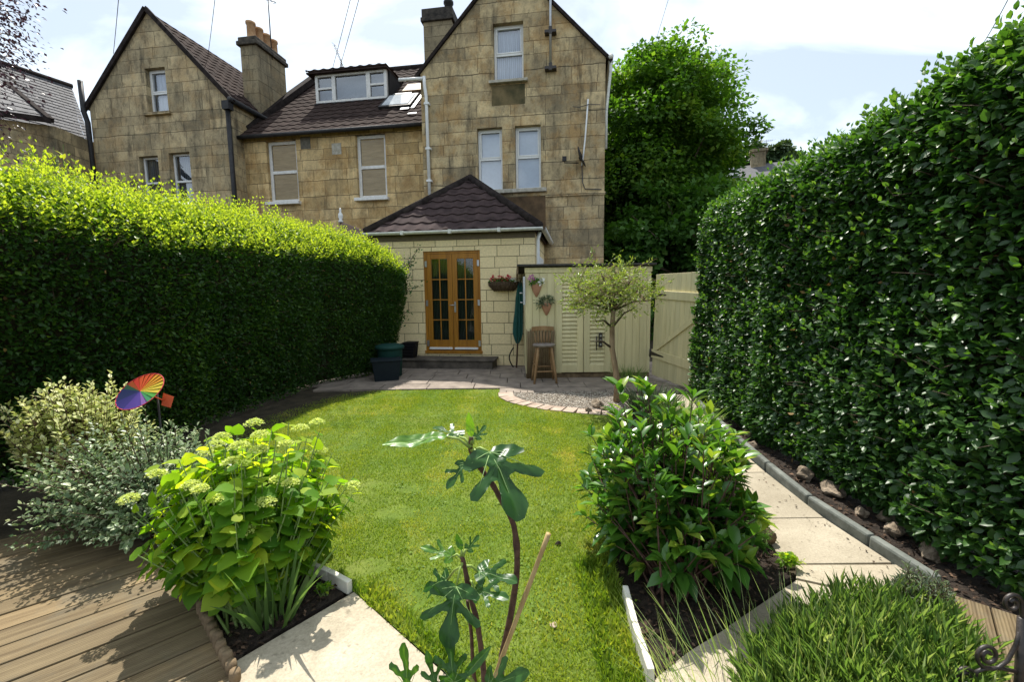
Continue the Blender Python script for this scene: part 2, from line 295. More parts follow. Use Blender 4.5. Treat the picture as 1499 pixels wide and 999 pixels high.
# ------------------------------------------------------------------ mesh builder
class MB:
    def __init__(s): s.v = []; s.f = []; s.t = []; s.sm = []
    def add(s, vs, fs, tint=.5, smooth=False):
        o = len(s.v); s.v += [tuple(map(float, v)) for v in vs]
        s.f += [tuple(o + i for i in f) for f in fs]; s.t += [tint] * len(vs); s.sm += [smooth] * len(fs)
    def box(s, x0, x1, y0, y1, z0, z1, tint=.5):
        s.add([(x0, y0, z0), (x1, y0, z0), (x1, y1, z0), (x0, y1, z0), (x0, y0, z1), (x1, y0, z1), (x1, y1, z1), (x0, y1, z1)],
              [(0, 3, 2, 1), (4, 5, 6, 7), (0, 1, 5, 4), (1, 2, 6, 5), (2, 3, 7, 6), (3, 0, 4, 7)], tint)
    def beam(s, p, q, w, h, up=(0, 0, 1), tint=.5):
        p = Vector(p); q = Vector(q); d = (q - p).normalized(); u = Vector(up)
        if abs(d.dot(u)) > .98: u = Vector((0, 1, 0))
        a = d.cross(u).normalized() * w / 2; b = a.cross(d).normalized() * h / 2
        s.add([p - a - b, p + a - b, p + a + b, p - a + b, q - a - b, q + a - b, q + a + b, q - a + b],
              [(0, 1, 2, 3), (7, 6, 5, 4), (0, 4, 5, 1), (1, 5, 6, 2), (2, 6, 7, 3), (3, 7, 4, 0)], tint)
    def tube(s, pts, r, n=8, caps=True, tint=.5):
        pts = [Vector(p) for p in pts]; k = len(pts)
        rs = r if isinstance(r, (list, tuple)) else [r] * k
        vs = []; prev = None
        for i in range(k):
            d = (pts[min(i + 1, k - 1)] - pts[max(i - 1, 0)])
            d = d.normalized() if d.length > 1e-9 else Vector((0, 0, 1))
            if prev is None:
                a = d.cross(Vector((0, 0, 1)) if abs(d.z) < .95 else Vector((0, 1, 0))).normalized()
            else:
                a = (prev - d * prev.dot(d)); a = a.normalized() if a.length > 1e-6 else d.orthogonal().normalized()
            prev = a; b = d.cross(a)
            for j in range(n):
                t = 2 * PI * j / n; vs.append(pts[i] + (a * math.cos(t) + b * math.sin(t)) * rs[i])
        fs = [(i * n + j, i * n + (j + 1) % n, (i + 1) * n + (j + 1) % n, (i + 1) * n + j) for i in range(k - 1) for j in range(n)]
        if caps: fs += [tuple(range(n - 1, -1, -1)), tuple((k - 1) * n + j for j in range(n))]
        s.add(vs, fs, tint, True)
    def lathe(s, prof, c=(0, 0, 0), n=24, sx=1, sy=1):
        vs = []; k = len(prof)
        for r, z in prof:
            for j in range(n):
                t = 2 * PI * j / n; vs.append((c[0] + r * sx * math.cos(t), c[1] + r * sy * math.sin(t), c[2] + z))
        fs = [(i * n + j, i * n + (j + 1) % n, (i + 1) * n + (j + 1) % n, (i + 1) * n + j) for i in range(k - 1) for j in range(n)]
        fs += [tuple(range(n - 1, -1, -1)), tuple((k - 1) * n + j for j in range(n))]
        s.add(vs, fs, .5, True)
    def prism(s, poly, z0, z1, tint=.5):
        n = len(poly)
        area = sum(poly[i][0] * poly[(i + 1) % n][1] - poly[(i + 1) % n][0] * poly[i][1] for i in range(n))
        if area < 0: poly = poly[::-1]
        s.add([(x, y, z0) for x, y in poly] + [(x, y, z1) for x, y in poly],
              [tuple(range(n - 1, -1, -1)), tuple(range(n, 2 * n))] + [(i, (i + 1) % n, n + (i + 1) % n, n + i) for i in range(n)], tint)
    def build(s, name, mat, parent=None, off=(0, 0, 0), bevel=0, smooth=True):
        me = bpy.data.meshes.new(name)
        v = [(a - off[0], b - off[1], c - off[2]) for a, b, c in s.v]
        me.from_pydata(v, [], s.f); me.materials.append(mat)
        a = me.attributes.new('tint', 'FLOAT', 'POINT'); a.data.foreach_set('value', np.array(s.t, np.float32))
        if smooth and any(s.sm): me.polygons.foreach_set('use_smooth', s.sm)
        me.update()
        o = bpy.data.objects.new(name, me); COL.objects.link(o)
        if parent: o.parent = parent
        if bevel:
            b = o.modifiers.new('bevel', 'BEVEL'); b.width = bevel; b.segments = 2; b.limit_method = 'ANGLE'
        return o
def tag(o, label, cat, group=None):
    o['label'] = label; o['category'] = cat
    if group: o['group'] = group
    return o
def struct(o, kind='structure'):
    o['kind'] = kind; return o
def thing(name, label, cat, loc=(0, 0, 0), rz=0.0, group=None):
    o = bpy.data.objects.new(name, None); o.empty_display_size = .1; COL.objects.link(o)
    o.location = loc; o.rotation_euler = (0, 0, rz); return tag(o, label, cat, group)
def at_origin(o, p): o.location = p; return o

# ------------------------------------------------------------------ vectorised leaves
T_LEAF4 = (np.array([(0, 0, 0), (.5, .45, .10), (0, 1, -.06), (-.5, .45, .10)]), [(0, 1, 2), (0, 2, 3)])
T_LEAF8 = (np.array([(0, 0, 0), (.40, .30, .09), (.42, .62, .07), (0, 1, -.10), (-.42, .62, .07), (-.40, .30, .09), (0, .32, 0), (0, .66, -.02)]),
           [(0, 1, 6), (1, 2, 7, 6), (2, 3, 7), (0, 6, 5), (6, 7, 4, 5), (7, 3, 4)])
T_HEART = (np.array([(0, 0, 0), (.42, .02, .06), (.56, .34, .10), (.34, .72, .05), (0, 1, -.14), (-.34, .72, .05), (-.56, .34, .10), (-.42, .02, .06), (0, .36, 0), (0, .70, -.05)]),
           [(0, 1, 2, 8), (8, 2, 3, 9), (9, 3, 4), (0, 8, 6, 7), (8, 9, 5, 6), (9, 4, 5)])
T_BLADE = (np.array([(-.5, 0, 0), (.5, 0, 0), (.34, .6, .06), (0, 1, .22), (-.34, .6, .06)]), [(0, 1, 2, 4), (4, 2, 3)])
T_STONE = (np.array([(1, 0, 0), (0, 1, 0), (-1, 0, 0), (0, -1, 0), (0, 0, .6), (0, 0, -.6), (.6, .6, .25), (-.6, .6, .25), (-.6, -.6, .25), (.6, -.6, .25)]),
           [(4, 9, 6), (4, 6, 7), (4, 7, 8), (4, 8, 9), (0, 6, 9), (1, 7, 6), (2, 8, 7), (3, 9, 8), (0, 1, 6), (1, 2, 7), (2, 3, 8), (3, 0, 9), (5, 1, 0), (5, 2, 1), (5, 3, 2), (5, 0, 3)])
def unit(a): return a / np.maximum(np.linalg.norm(a, axis=-1, keepdims=True), 1e-9)
def leafmesh(name, mat, pos, tip, nrm, size, aspect, tint, tpl=T_LEAF4, parent=None, off=(0, 0, 0), smooth=False):
    tv, tf = tpl; n = len(pos); K = len(tv)
    pos = np.asarray(pos, float) - np.asarray(off, float)
    y = unit(np.asarray(tip, float)); x = unit(np.cross(y, np.asarray(nrm, float))); z = np.cross(x, y)
    size = np.broadcast_to(np.asarray(size, float), (n,)); aspect = np.broadcast_to(np.asarray(aspect, float), (n,))
    V = pos[:, None, :] + size[:, None, None] * (tv[None, :, 0, None] * aspect[:, None, None] * x[:, None, :] + tv[None, :, 1, None] * y[:, None, :] + tv[None, :, 2, None] * z[:, None, :])
    V = V.reshape(-1, 3)
    lens = np.array([len(f) for f in tf]); flat = np.concatenate([np.array(f) for f in tf])
    loops = (flat[None, :] + (np.arange(n) * K)[:, None]).reshape(-1)
    tot = np.tile(lens, n); start = np.concatenate([[0], np.cumsum(tot)[:-1]])
    me = bpy.data.meshes.new(name); me.vertices.add(len(V)); me.vertices.foreach_set('co', V.astype(np.float32).ravel())
    me.loops.add(len(loops)); me.loops.foreach_set('vertex_index', loops.astype(np.int32))
    me.polygons.add(len(tot)); me.polygons.foreach_set('loop_start', start.astype(np.int32)); me.polygons.foreach_set('loop_total', tot.astype(np.int32))
    if smooth: me.polygons.foreach_set('use_smooth', np.ones(len(tot), bool))
    me.materials.append(mat)
    a = me.attributes.new('tint', 'FLOAT', 'POINT'); a.data.foreach_set('value', np.repeat(np.clip(tint, 0, 1), K).astype(np.float32))
    me.update(calc_edges=True); me.validate()
    o = bpy.data.objects.new(name, me); COL.objects.link(o)
    if parent: o.parent = parent
    return o
def wob(P, f, ph):      # smooth pseudo-noise in -1..1
    x, y, z = P[..., 0] * f, P[..., 1] * f, P[..., 2] * f
    return (np.sin(x * 1.7 + 1.3 * np.sin(y * 1.1 + ph) + ph) + np.sin(y * 2.1 + 1.7 * np.sin(z * 1.3 + ph * 2) + 2 * ph) + np.sin(z * 1.9 + 1.5 * np.sin(x * 1.5 + ph * 3))) / 3
def rdir(rng, n): return unit(rng.normal(size=(n, 3)))
def inpoly(P, poly):
    x, y = P[:, 0], P[:, 1]; ins = np.zeros(len(P), bool); k = len(poly)
    for i in range(k):
        x1, y1 = poly[i]; x2, y2 = poly[(i + 1) % k]
        c = ((y1 > y) != (y2 > y)) & (x < (x2 - x1) * (y - y1) / (y2 - y1 + 1e-12) + x1); ins ^= c
    return ins

# ================================================================== SETTING: ground
ground_mb = MB()
ground_mb.add([(-300, -100, -.02), (300, -100, -.02), (300, 400, -.02), (-300, 400, -.02)], [(0, 1, 2, 3)])
struct(ground_mb.build('ground', M['earth']))

GRAVEL = [(-.02, 6.42), (.05, 6.15), (.3, 5.82), (.6, 5.58), (.95, 5.42), (1.35, 5.36), (1.75, 5.5), (1.9, 6.05), (1.75, 6.42), (.9, 6.45)]
LAWN = [(-2.75, 6.3), (-3.05, 5.4), (-3.1, 4.4), (-2.8, 3.3), (-2.4, 2.55), (-1.6, 2.5), (-1.08, 2.215), (-.81, 2.06), (-.32, 1.62), (.05, 1.28), (.46, 1.28), (.50, 1.6), (.525, 1.95),
        (.55, 2.4), (.85, 3.3), (1.2, 4.5), (1.38, 5.15), (.95, 5.24), (.52, 5.4), (.18, 5.68), (-.1, 6.06), (-.20, 6.45), (-.2, 6.72), (-2.4, 6.74)]
m, nt, b, o_ = newmat('lawn_turf')
na = noise(nt, 1.1, 6, .65); nb_ = noise(nt, 9, 6, .7)
colr = ramp(nt, na, [(.32, (.075, .135, .02)), (.52, (.13, .18, .03)), (.70, (.19, .21, .055))])
colr = mixc(nt, .6, colr, ramp(nt, nb_, [(.3, (.5, .55, .45)), (.7, (1.2, 1.2, 1.05))]), 'MULTIPLY')
nt.links.new(colr, b.inputs['Base Color']); b.inputs['Roughness'].default_value = .9; b.inputs['Specular IOR Level'].default_value = .15
bump(nt, b, noise(nt, 45, 5, .7), .8, .02)
M['turf'] = m
LAWN_S = [(x + (.35 if x < -2.2 and y > 3 else 0), y) for x, y in LAWN]
mb = MB(); mb.add([(x, y, .004) for x, y in LAWN_S], [tuple(range(len(LAWN) - 1, -1, -1))]); lawn_o = struct(mb.build('lawn', M['turf']))
# grass blades
rng = np.random.default_rng(11)
n = 520000
# denser near the camera
P = np.column_stack([rng.uniform(-3.6, 1.5, n), 1.25 + 5.6 * rng.random(n) ** 1.55, np.zeros(n)])
P = P[inpoly(P, LAWN)]
bare = np.zeros(len(P), bool)
for cx, cy, r in [(gnd(580, 752)[0], gnd(580, 752)[1], .10), (gnd(600, 718)[0], gnd(600, 718)[1], .07), (gnd(545, 710)[0], gnd(545, 710)[1], .05), (gnd(540, 832)[0], gnd(540, 832)[1], .08), (gnd(690, 640)[0], gnd(690, 640)[1], .07), (gnd(640, 610)[0], gnd(640, 610)[1], .06)]:
    bare |= (((P[:, 0] - cx) / (r * 1.5)) ** 2 + ((P[:, 1] - cy) / r) ** 2 < 1) & (rng.random(len(P)) < .8)
P = P[~bare]
thin = wob(P, 2.6, 1.0) + .5 * wob(P, 7.1, 2.2)
P = P[rng.random(len(P)) < np.clip(.75 - .45 * thin, .2, 1)]
xl_ = np.interp(P[:, 1], [3.3, 4.4, 5.4, 6.3, 6.74], [-2.8, -3.1, -3.05, -2.75, -2.4]); P = P[rng.random(len(P)) < np.clip((P[:, 0] - xl_) / .6 + .08, 0, 1)]
n = len(P); clump = wob(P, 1.5, .4) * .5 + wob(P, 4.3, 1.7) * .5 + wob(P, 11, 4.) * .45
tip = np.column_stack([rng.normal(0, .55, n), rng.normal(0, .55, n), np.ones(n)])
P[:, 2] = .004
# longer tufts at the edges by the slab and the white edging
edge = (np.minimum(np.abs(P[:, 0] + P[:, 1] - 1.29), 9) < .12) & (P[:, 0] < .2) & (P[:, 1] < 2.1) | ((P[:, 0] > .33) & (P[:, 1] < 2.3))
hgt = .013 + .011 * rng.random(n) + .006 * clump + np.where(edge, .035 * rng.random(n), 0)
dry = (wob(P, 3.1, 5.5) + wob(P, 8.0, 2.9) > .75) | (rng.random(n) < .05)
tint = .40 + .24 * clump + rng.normal(0, .14, n) - .2 * edge + .24 * dry
o = leafmesh('lawn_grass', M['grass'], P, tip, rdir(rng, n), hgt, .16 + .05 * P[:, 1] / 3, tint, T_BLADE); struct(o, 'stuff')

rng = np.random.default_rng(14); cen_ = np.column_stack([rng.uniform(-2.2, 1.1, 130), 1.7 + 4.6 * rng.random(130) ** 1.3, np.zeros(130)]); cen_ = cen_[inpoly(cen_, LAWN)]
P = np.repeat(cen_, 14, 0) + np.column_stack([rng.normal(0, .035, len(cen_) * 14), rng.normal(0, .035, len(cen_) * 14), rng.uniform(.008, .022, len(cen_) * 14)]); k = len(P)
o = leafmesh('clover', M['grass'], P, rdir(rng, k) * [1, 1, .2], rdir(rng, k) * .4 + [0, 0, 1], rng.uniform(.010, .022, k), .9, rng.random(k) * .4, T_LEAF4); struct(o, 'stuff')

# pale slabs by the camera and the path along the hedge
def slab_poly(mb, poly, z0=-.02, z1=.012, tint=.5): mb.prism(poly, z0, z1, tint)
path = MB()
FRONT = [(-.81, 2.05), (-1.13, 1.66), (-1.36, 1.36), (-.9, .7), (-.02, 1.33)]
slab_poly(path, FRONT, -.02, .016, .7)
pl = lambda y: np.interp(y, [1.9, 2.13, 2.57, 3.2, 4.07, 5.4, 6.6], [1.38, 1.46, 1.52, 1.72, 1.88, 2.0, 2.02])
pr = lambda y: np.interp(y, [1.9, 2.22, 2.86, 4, 5.42, 6.6], [2.06, 2.06, 2.02, 2.12, 2.36, 2.62])
ys = [2.13, 2.235, 2.72, 3.45, 4.1, 4.75, 5.45, 6.2]
for a, b_ in zip(ys[1:-1], ys[2:]):
    slab_poly(path, [(pl(a), a + .004), (pr(a), a + .004), (pr(b_), b_ - .004), (pl(b_), b_ - .004)], tint=rnd.random())
slab_poly(path, [(1.46, 2.12), (2.2, 1.78), (2.2, 2.22), (1.53, 2.23)], tint=.6)
slab_poly(path, [(1.45, 2.105), (.95, 1.80), (1.35, 1.3), (2.2, 1.3), (2.2, 1.76)], tint=.4)
slab_poly(path, [(.94, 1.79), (.50, 1.54), (.3, .9), (1.3, .9), (1.34, 1.29)], tint=.55)
slab_poly(path, [(.49, 1.26), (0.0, 1.31), (-.85, .66), (.3, .66)], tint=.5)
struct(path.build('path', M['slab'], bevel=.004))

# patio
pat = MB(); rp = random.Random(3)
rows = [(6.80, 7.18), (7.18, 7.62), (7.62, 8.02), (8.02, 8.5), (8.5, 9.25)]
for i, (y0, y1) in enumerate(rows):
    x = -3.1 - rp.random() * .3
    while x < 3.0:
        w = rp.choice([.45, .6, .6, .75]); x1 = min(x + w, 3.4)
        pat.box(x + .006, x1 - .006, y0 + .006, y1 - .006, -.03, .008 + rp.random() * .008, rp.random()); x = x1
pat.box(-.2, 2.6, 6.59, 6.79, -.03, .010, .6)
for k in range(26):
    pat.box(-.2 + k * .108, -.2 + k * .108 + .1, 6.45, 6.58, -.03, .013, rp.random())
struct(pat.build('patio', M['patio'], bevel=.004))
# paver edging curving round the gravel
ed = MB(); arc = [(-.12, 6.45), (-.10, 6.18), (.02, 5.93), (.22, 5.72), (.5, 5.52), (.8, 5.38), (1.1, 5.30), (1.4, 5.26)]
for i in range(len(arc) - 1):
    p = Vector((*arc[i], 0)); q = Vector((*arc[i + 1], 0)); dd = (q - p).normalized(); nn = Vector((-dd.y, dd.x, 0)) * .22
    k = 1 if i < 2 else 2
    for j in range(k):
        a = p.lerp(q, j / k + .03); c = p.lerp(q, (j + 1) / k - .03)
        ed.prism([(a.x - nn.x * .45, a.y - nn.y * .45), (c.x - nn.x * .45, c.y - nn.y * .45), (c.x + nn.x * .55, c.y + nn.y * .55), (a.x + nn.x * .55, a.y + nn.y * .55)], -.02, .018 + .006 * rp.random(), rp.random())
struct(ed.build('paver_edging', M['brickp'], bevel=.005))
# gravel
mb = MB(); mb.add([(x, y, .006) for x, y in GRAVEL], [tuple(range(len(GRAVEL)))]); struct(mb.build('gravel_base', M['patio']))
rng = np.random.default_rng(5); n = 15000
P = np.column_stack([rng.uniform(-.1, 2, n), rng.uniform(5.2, 6.5, n), rng.uniform(.004, .016, n)]); P = P[inpoly(P, GRAVEL)]; n = len(P)
o = leafmesh('gravel', M['gravel'], P, rdir(rng, n) * [1, 1, .3], rdir(rng, n) * .4 + [0, 0, 1], rng.uniform(.006, .013, n), rng.uniform(.7, 1.2, n), rng.random(n), T_STONE); struct(o, 'stuff')

# beds
BED_L = [(-.86, 2.04), (-1.14, 1.68), (-1.12, 1.59), (-1.46, 1.93), (-2.0, 2.42), (-2.9, 2.75), (-3.5, 3.0), (-3.4, 3.5), (-2.6, 3.2), (-1.9, 2.75), (-1.08, 2.21)]
BED_R = [(.515, 1.52), (.93, 1.81), (1.44, 2.11), (1.52, 2.6), (1.72, 3.2), (1.88, 4.07), (2.0, 5.4), (1.95, 6.2), (1.75, 5.5), (1.38, 5.2), (1.2, 4.5), (.85, 3.3), (.56, 2.4), (.535, 1.95)]
BED_K = [(2.12, 1.7), (2.12, 2.86), (2.2, 4), (2.44, 5.42), (2.7, 6.3), (3.6, 6.4), (3.6, 1.2)]
for nm, poly, z in (('flower_bed', BED_L, .012), ('flower_bed', BED_R, .013), ('flower_bed', BED_K, .02)):
    mb = MB(); mb.prism(poly, -.02, z); struct(mb.build(nm, M['soil']))
rng = np.random.default_rng(6); PP = []
for poly, n, z in ((BED_L, 9000, .016), (BED_R, 9000, .017), (BED_K, 6000, .024)):
    a = np.array(poly); q = np.column_stack([rng.uniform(a[:, 0].min(), a[:, 0].max(), n), rng.uniform(a[:, 1].min(), a[:, 1].max(), n), np.full(n, z) + rng.random(n) * .012]); PP.append(q[inpoly(q, poly)])
P = np.concatenate(PP); n = len(P)
o = leafmesh('bark_mulch', M['mulch'], P, rdir(rng, n) * [1, 1, .35], rdir(rng, n) * .6 + [0, 0, 1], rng.uniform(.012, .04, n), rng.uniform(.3, .8, n), rng.random(n) ** 1.8, T_STONE if False else T_LEAF4); struct(o, 'stuff')

rng = np.random.default_rng(9); n = 150
yy_ = rng.uniform(2.15, 5.8, n); xx_ = np.where(rng.random(n) < .65, pr(yy_) - .05 - rng.exponential(.06, n), rng.uniform(pl(yy_), pr(yy_))); P = np.column_stack([xx_, yy_, np.full(n, .018)])
o = leafmesh('leaf_litter', M['mulch'], P, rdir(rng, n) * [1, 1, .15], rdir(rng, n) * .3 + [0, 0, 1], rng.uniform(.008, .030, n), rng.uniform(.15, .6, n), rng.random(n) ** 1.5, T_LEAF4); struct(o, 'stuff')

# deck of grooved boards laid on the diagonal
dk = MB(); ang = R_(41); dd = Vector((math.cos(ang), math.sin(ang))); pp = Vector((-dd.y, dd.x))
org = Vector((-1.10, 1.56)); rd_ = random.Random(12)     # board ends run along the edge through this point, direction pp
for k in range(-8, 15):
    a = .142 * k; L = 3.2
    p = org + pp * a; q = p - dd * L
    w = .132; tz = rd_.random() * .003
    e0 = p - dd * .015 * rd_.random()
    dk.prism([(e0.x, e0.y), (e0.x + pp.x * w, e0.y + pp.y * w), (q.x + pp.x * w, q.y + pp.y * w), (q.x, q.y)], -.012, .020 + tz, rd_.random())
deck = dk.build('deck', M['deck'])
# work in board space so that the grooves follow the boards
me = deck.data; rot = Matrix.Rotation(-ang, 4, 'Z'); me.transform(rot); deck.rotation_euler = (0, 0, ang)
bv = deck.modifiers.new('b', 'BEVEL'); bv.width = .004; bv.segments = 2
struct(deck)
dk = MB(); ang2 = R_(48); d2 = Vector((math.cos(ang2), math.sin(ang2))); p2 = Vector((-d2.y, d2.x)); o2 = Vector((1.66, 1.50))
for k in range(-6, 0):
    p = o2 + p2 * (.142 * k) - d2 * .5; q = p + d2 * 1.1
    dk.prism([(p.x, p.y), (q.x, q.y), (q.x + p2.x * .136, q.y + p2.y * .136), (p.x + p2.x * .136, p.y + p2.y * .136)], .02, .05, rd_.random())
deck2 = dk.build('deck', M['deck']); deck2.data.transform(Matrix.Rotation(-ang2, 4, 'Z')); deck2.rotation_euler = (0, 0, ang2)
bv = deck2.modifiers.new('b', 'BEVEL'); bv.width = .004; bv.segments = 2; struct(deck2)

# ================================================================== HOUSES (local frame: s along the fronts, t into the depth)
TH = math.atan(.152); HO = np.array([0, 8.95, 0]); EX = np.array([math.cos(TH), -math.sin(TH), 0]); EY = np.array([math.sin(TH), math.cos(TH), 0])
def H(s, t, z=0): return HO + EX * s + EY * t + np.array([0, 0, z])
def clip(poly, nx, nz, c):
    out = []
    for i in range(len(poly)):
        a = poly[i]; b = poly[(i + 1) % len(poly)]; da = nx * a[0] + nz * a[1] - c; db = nx * b[0] + nz * b[1] - c
        if da <= 1e-9: out.append(a)
        if (da < -1e-9 and db > 1e-9) or (da > 1e-9 and db < -1e-9):
            t = da / (da - db); out.append((a[0] + (b[0] - a[0]) * t, a[1] + (b[1] - a[1]) * t))
    return out
def front_wall(mb, s0, s1, z0, z1, t, holes, planes=(), depth=.16):
    S = sorted({s0, s1, *[h[0] for h in holes], *[h[1] for h in holes]}); Z = sorted({z0, z1, *[h[2] for h in holes], *[h[3] for h in holes]})
    for a, b in zip(S[:-1], S[1:]):
        for c, d in zip(Z[:-1], Z[1:]):
            ms, mz = (a + b) / 2, (c + d) / 2
            if any(h[0] < ms < h[1] and h[2] < mz < h[3] for h in holes): continue
            poly = [(a, c), (b, c), (b, d), (a, d)]
            for pl_ in planes: poly = clip(poly, *pl_) if poly else poly
            if len(poly) >= 3: mb.add([(x, t, z) for x, z in poly], [tuple(range(len(poly)))])
    for a, b, c, d in holes:
        e = t + depth
        mb.add([(a, t, c), (a, t, d), (a, e, d), (a, e, c)], [(0, 1, 2, 3)]); mb.add([(b, t, c), (b, t, d), (b, e, d), (b, e, c)], [(3, 2, 1, 0)])
        mb.add([(a, t, d), (b, t, d), (b, e, d), (a, e, d)], [(0, 1, 2, 3)]); mb.add([(a, t, c), (b, t, c), (b, e, c), (a, e, c)], [(3, 2, 1, 0)])
def tiles(mb, P0, U, V, width, length, xl, xr, course=.31, per=.30, amp=.026, step=.022, dx=.0375):
    """rows of rolled tiles; P0 eave corner, U along the eave, V up the slope; xl/xr give the row's extent at distance d up"""
    P0, U, V = Vector(P0), Vector(U).normalized(), Vector(V).normalized(); Nn = U.cross(V).normalized()
    if Nn.z < 0: Nn = -Nn
    k = int(math.ceil(length / course)); rj = random.Random(5)
    for i in range(k):
        d0 = i * course; d1 = min(length, (i + 1) * course + .02); a, b = xl(d0), xr(d0)
        if b - a < .05: continue
        m_ = max(2, int((b - a) / dx)); vs = []
        a1, b1 = xl(d1), xr(d1)
        for j in range(m_ + 1):
            x = a + (b - a) * j / m_; h = amp * (0.5 + 0.5 * math.cos(2 * PI * x / per)) ** 1.6
            tj = rj.uniform(-.003, .003) if j % 8 == 0 else 0
            vs.append(P0 + U * x + V * (d0 + tj) + Nn * (-.01)); vs.append(P0 + U * x + V * (d0 + tj) + Nn * (step + h))
            x1 = min(max(x, min(a1, b1)), max(a1, b1)); vs.append(P0 + U * x1 + V * d1 + Nn * (h * 1.0 + .002))
        fs = []
        for j in range(m_):
            o = j * 3; fs += [(o, o + 3, o + 4, o + 1), (o + 1, o + 4, o + 5, o + 2)]
        mb.add(vs, fs, .5, False)
def window(parent, off, s0, s1, z0, z1, t, bar=.055, mid=None, glass='glass', back='blind', sill=None, mat='white', upper_proud=True, cols=None, backmat2=None):
    f = MB(); d = .07; y0 = t
    f.box(s0, s0 + bar, y0, y0 + d, z0, z1); f.box(s1 - bar, s1, y0, y0 + d, z0, z1)
    f.box(s0 + bar, s1 - bar, y0, y0 + d, z1 - bar, z1); f.box(s0 + bar, s1 - bar, y0, y0 + d, z0, z0 + bar)
    if mid is not None:
        f.box(s0 + bar, s1 - bar, y0 - .003, y0 + d - .003, mid - bar * .5, mid + bar * .5)
        if upper_proud:
            b2 = bar * .6
            f.box(s0 + bar, s0 + bar + b2, y0 - .012, y0 + d * .8, mid + bar * .5, z1 - bar); f.box(s1 - bar - b2, s1 - bar, y0 - .012, y0 + d * .8, mid + bar * .5, z1 - bar)
            f.box(s0 + bar + b2, s1 - bar - b2, y0 - .012, y0 + d * .8, z1 - bar - b2, z1 - bar); f.box(s0 + bar + b2, s1 - bar - b2, y0 - .012, y0 + d * .8, mid + bar * .5, mid + bar * .5 + b2)
    for c in (cols or []): f.box(c - bar * .6, c + bar * .6, y0 - .004, y0 + d - .004, z0 + bar, z1 - bar)
    w = f.build('window', M[mat], parent, off, bevel=.004)
    g = MB(); g.add([(s0 + .02, y0 + .035, z0 + .02), (s1 - .02, y0 + .035, z0 + .02), (s1 - .02, y0 + .035, z1 - .02), (s0 + .02, y0 + .035, z1 - .02)], [(0, 1, 2, 3)])
    g.build('pane', M[glass], w)
    bk = MB()
    nseg = 24; vs = []
    for j in range(nseg + 1):
        x = s0 + .01 + (s1 - s0 - .02) * j / nseg; yy = y0 + (.05 if back == 'ply' else .12) + (.012 * math.sin(j * 1.9) if back in ('net', 'curtain_dark') else 0)
        vs += [(x, yy, z0), (x, yy, z1)]
    bk.add(vs, [(2 * j, 2 * j + 2, 2 * j + 3, 2 * j + 1) for j in range(nseg)]); bk.build('curtain' if back in ('net', 'curtain_dark') else 'blind', M[back], w)
    for (q, o_) in [(c, w) for c in w.children]: 
        for v in q.data.vertices: v.co = (v.co.x - off[0], v.co.y - off[1], v.co.z - off[2])
    if sill:
        s = MB(); s.box(s0 - sill[0], s1 + sill[0], t - .16 - sill[1], t + .03, z0 - sill[2], z0 - .004)
        so = s.build('sill', M[sill[3]], w, off, bevel=.008)
    return w
def verge(mb, p, q, w=.07, h=.12): mb.beam(p, q, w, h)

# ---- tall gabled house (tower of the photo's centre)
off = (-.35, 2.5, 0)
tw = thing('gabled_house', 'tall weathered stone house with wide gable behind the hipped extension', 'house', H(*off), -TH)
tL, tR, tT, eZ, aS, aZ = -2.66, 1.97, 2.5, 7.08, -.36, 9.46
kl = (aZ - eZ) / (aS - tL); kr = (aZ - eZ) / (tR - aS)
planes = [(-kl, 1, eZ - kl * tL), (kr, 1, eZ + kr * tR)]
wA = (-.76, -.01, 6.75, 8.1); wB = (-1.215, -.57, 4.13, 5.665); wC = (-.245, .405, 4.13, 5.665)
w = MB(); front_wall(w, tL, tR, 0, aZ, tT, [wA, wB, wC], planes)
D = 11.0
w.add([(tL, tT, 0), (tL, D, 0), (tL, D, eZ), (tL, tT, eZ)], [(0, 1, 2, 3)]); w.add([(tR, tT, 0), (tR, D, 0), (tR, D, eZ), (tR, tT, eZ)], [(3, 2, 1, 0)])
w.add([(tL, D, 0), (tR, D, 0), (tR, D, eZ), (aS, D, aZ), (tL, D, eZ)], [(4, 3, 2, 1, 0)])
w.build('wall', M['stone_tower'], tw, off)
# plain string courses and the patch under the windows
s = MB(); s.box(tL - .0, -1.32, tT - .03, tT + .02, 3.93, 3.98); s.build('string_course', M['stone_tower'], tw, off); s = MB(); s.box(.52, tR + .02, tT - .035, tT + .02, 3.90, 3.97); s.build('string_course', M['stone_tower'], tw, off)
rf = MB(); LL = math.hypot(aS - tL + .08, aZ - eZ + .08)
tiles(rf, (tL - .1, D, eZ - .06), (0, -1, 0), (1, 0, kl), 8.5, LL, lambda d: 0, lambda d: D - tT + .06)
tiles(rf, (tR + .1, tT - .06, eZ - .06), (0, 1, 0), (-1, 0, kr), 8.5, LL, lambda d: 0, lambda d: D - tT + .06)
rf.build('roof', M['tile'], tw, off)
vg = MB(); verge(vg, (tL - .14, tT - .045, eZ - .10), (aS, tT - .045, aZ + .06), .06, .07); verge(vg, (tR + .14, tT - .045, eZ - .10), (aS, tT - .045, aZ + .055), .06, .07)
vg.build('verge', M['ridge'], tw, off)
window(tw, off, *wA, tT + .14, mid=7.42, back='net', sill=(.11, .09, .07, 'sill'))
window(tw, off, *wB, tT + .14, mid=4.93, back='blind', sill=None)
window(tw, off, *wC, tT + .14, mid=4.93, back='blind', sill=None)
s = MB(); s.box(-1.30, .55, tT - .10, tT + .17, 4.03, 4.125); s.build('sill', M['sill'], tw, off, bevel=.01)
s = MB(); s.box(-.66, .52, tT - .006, tT + .02, 3.05, 3.93); s.build('stained_panel', mottled('damp_brown_stone', (.06, .04, .022), (.15, .095, .05), 3, .9, .4), tw, off)
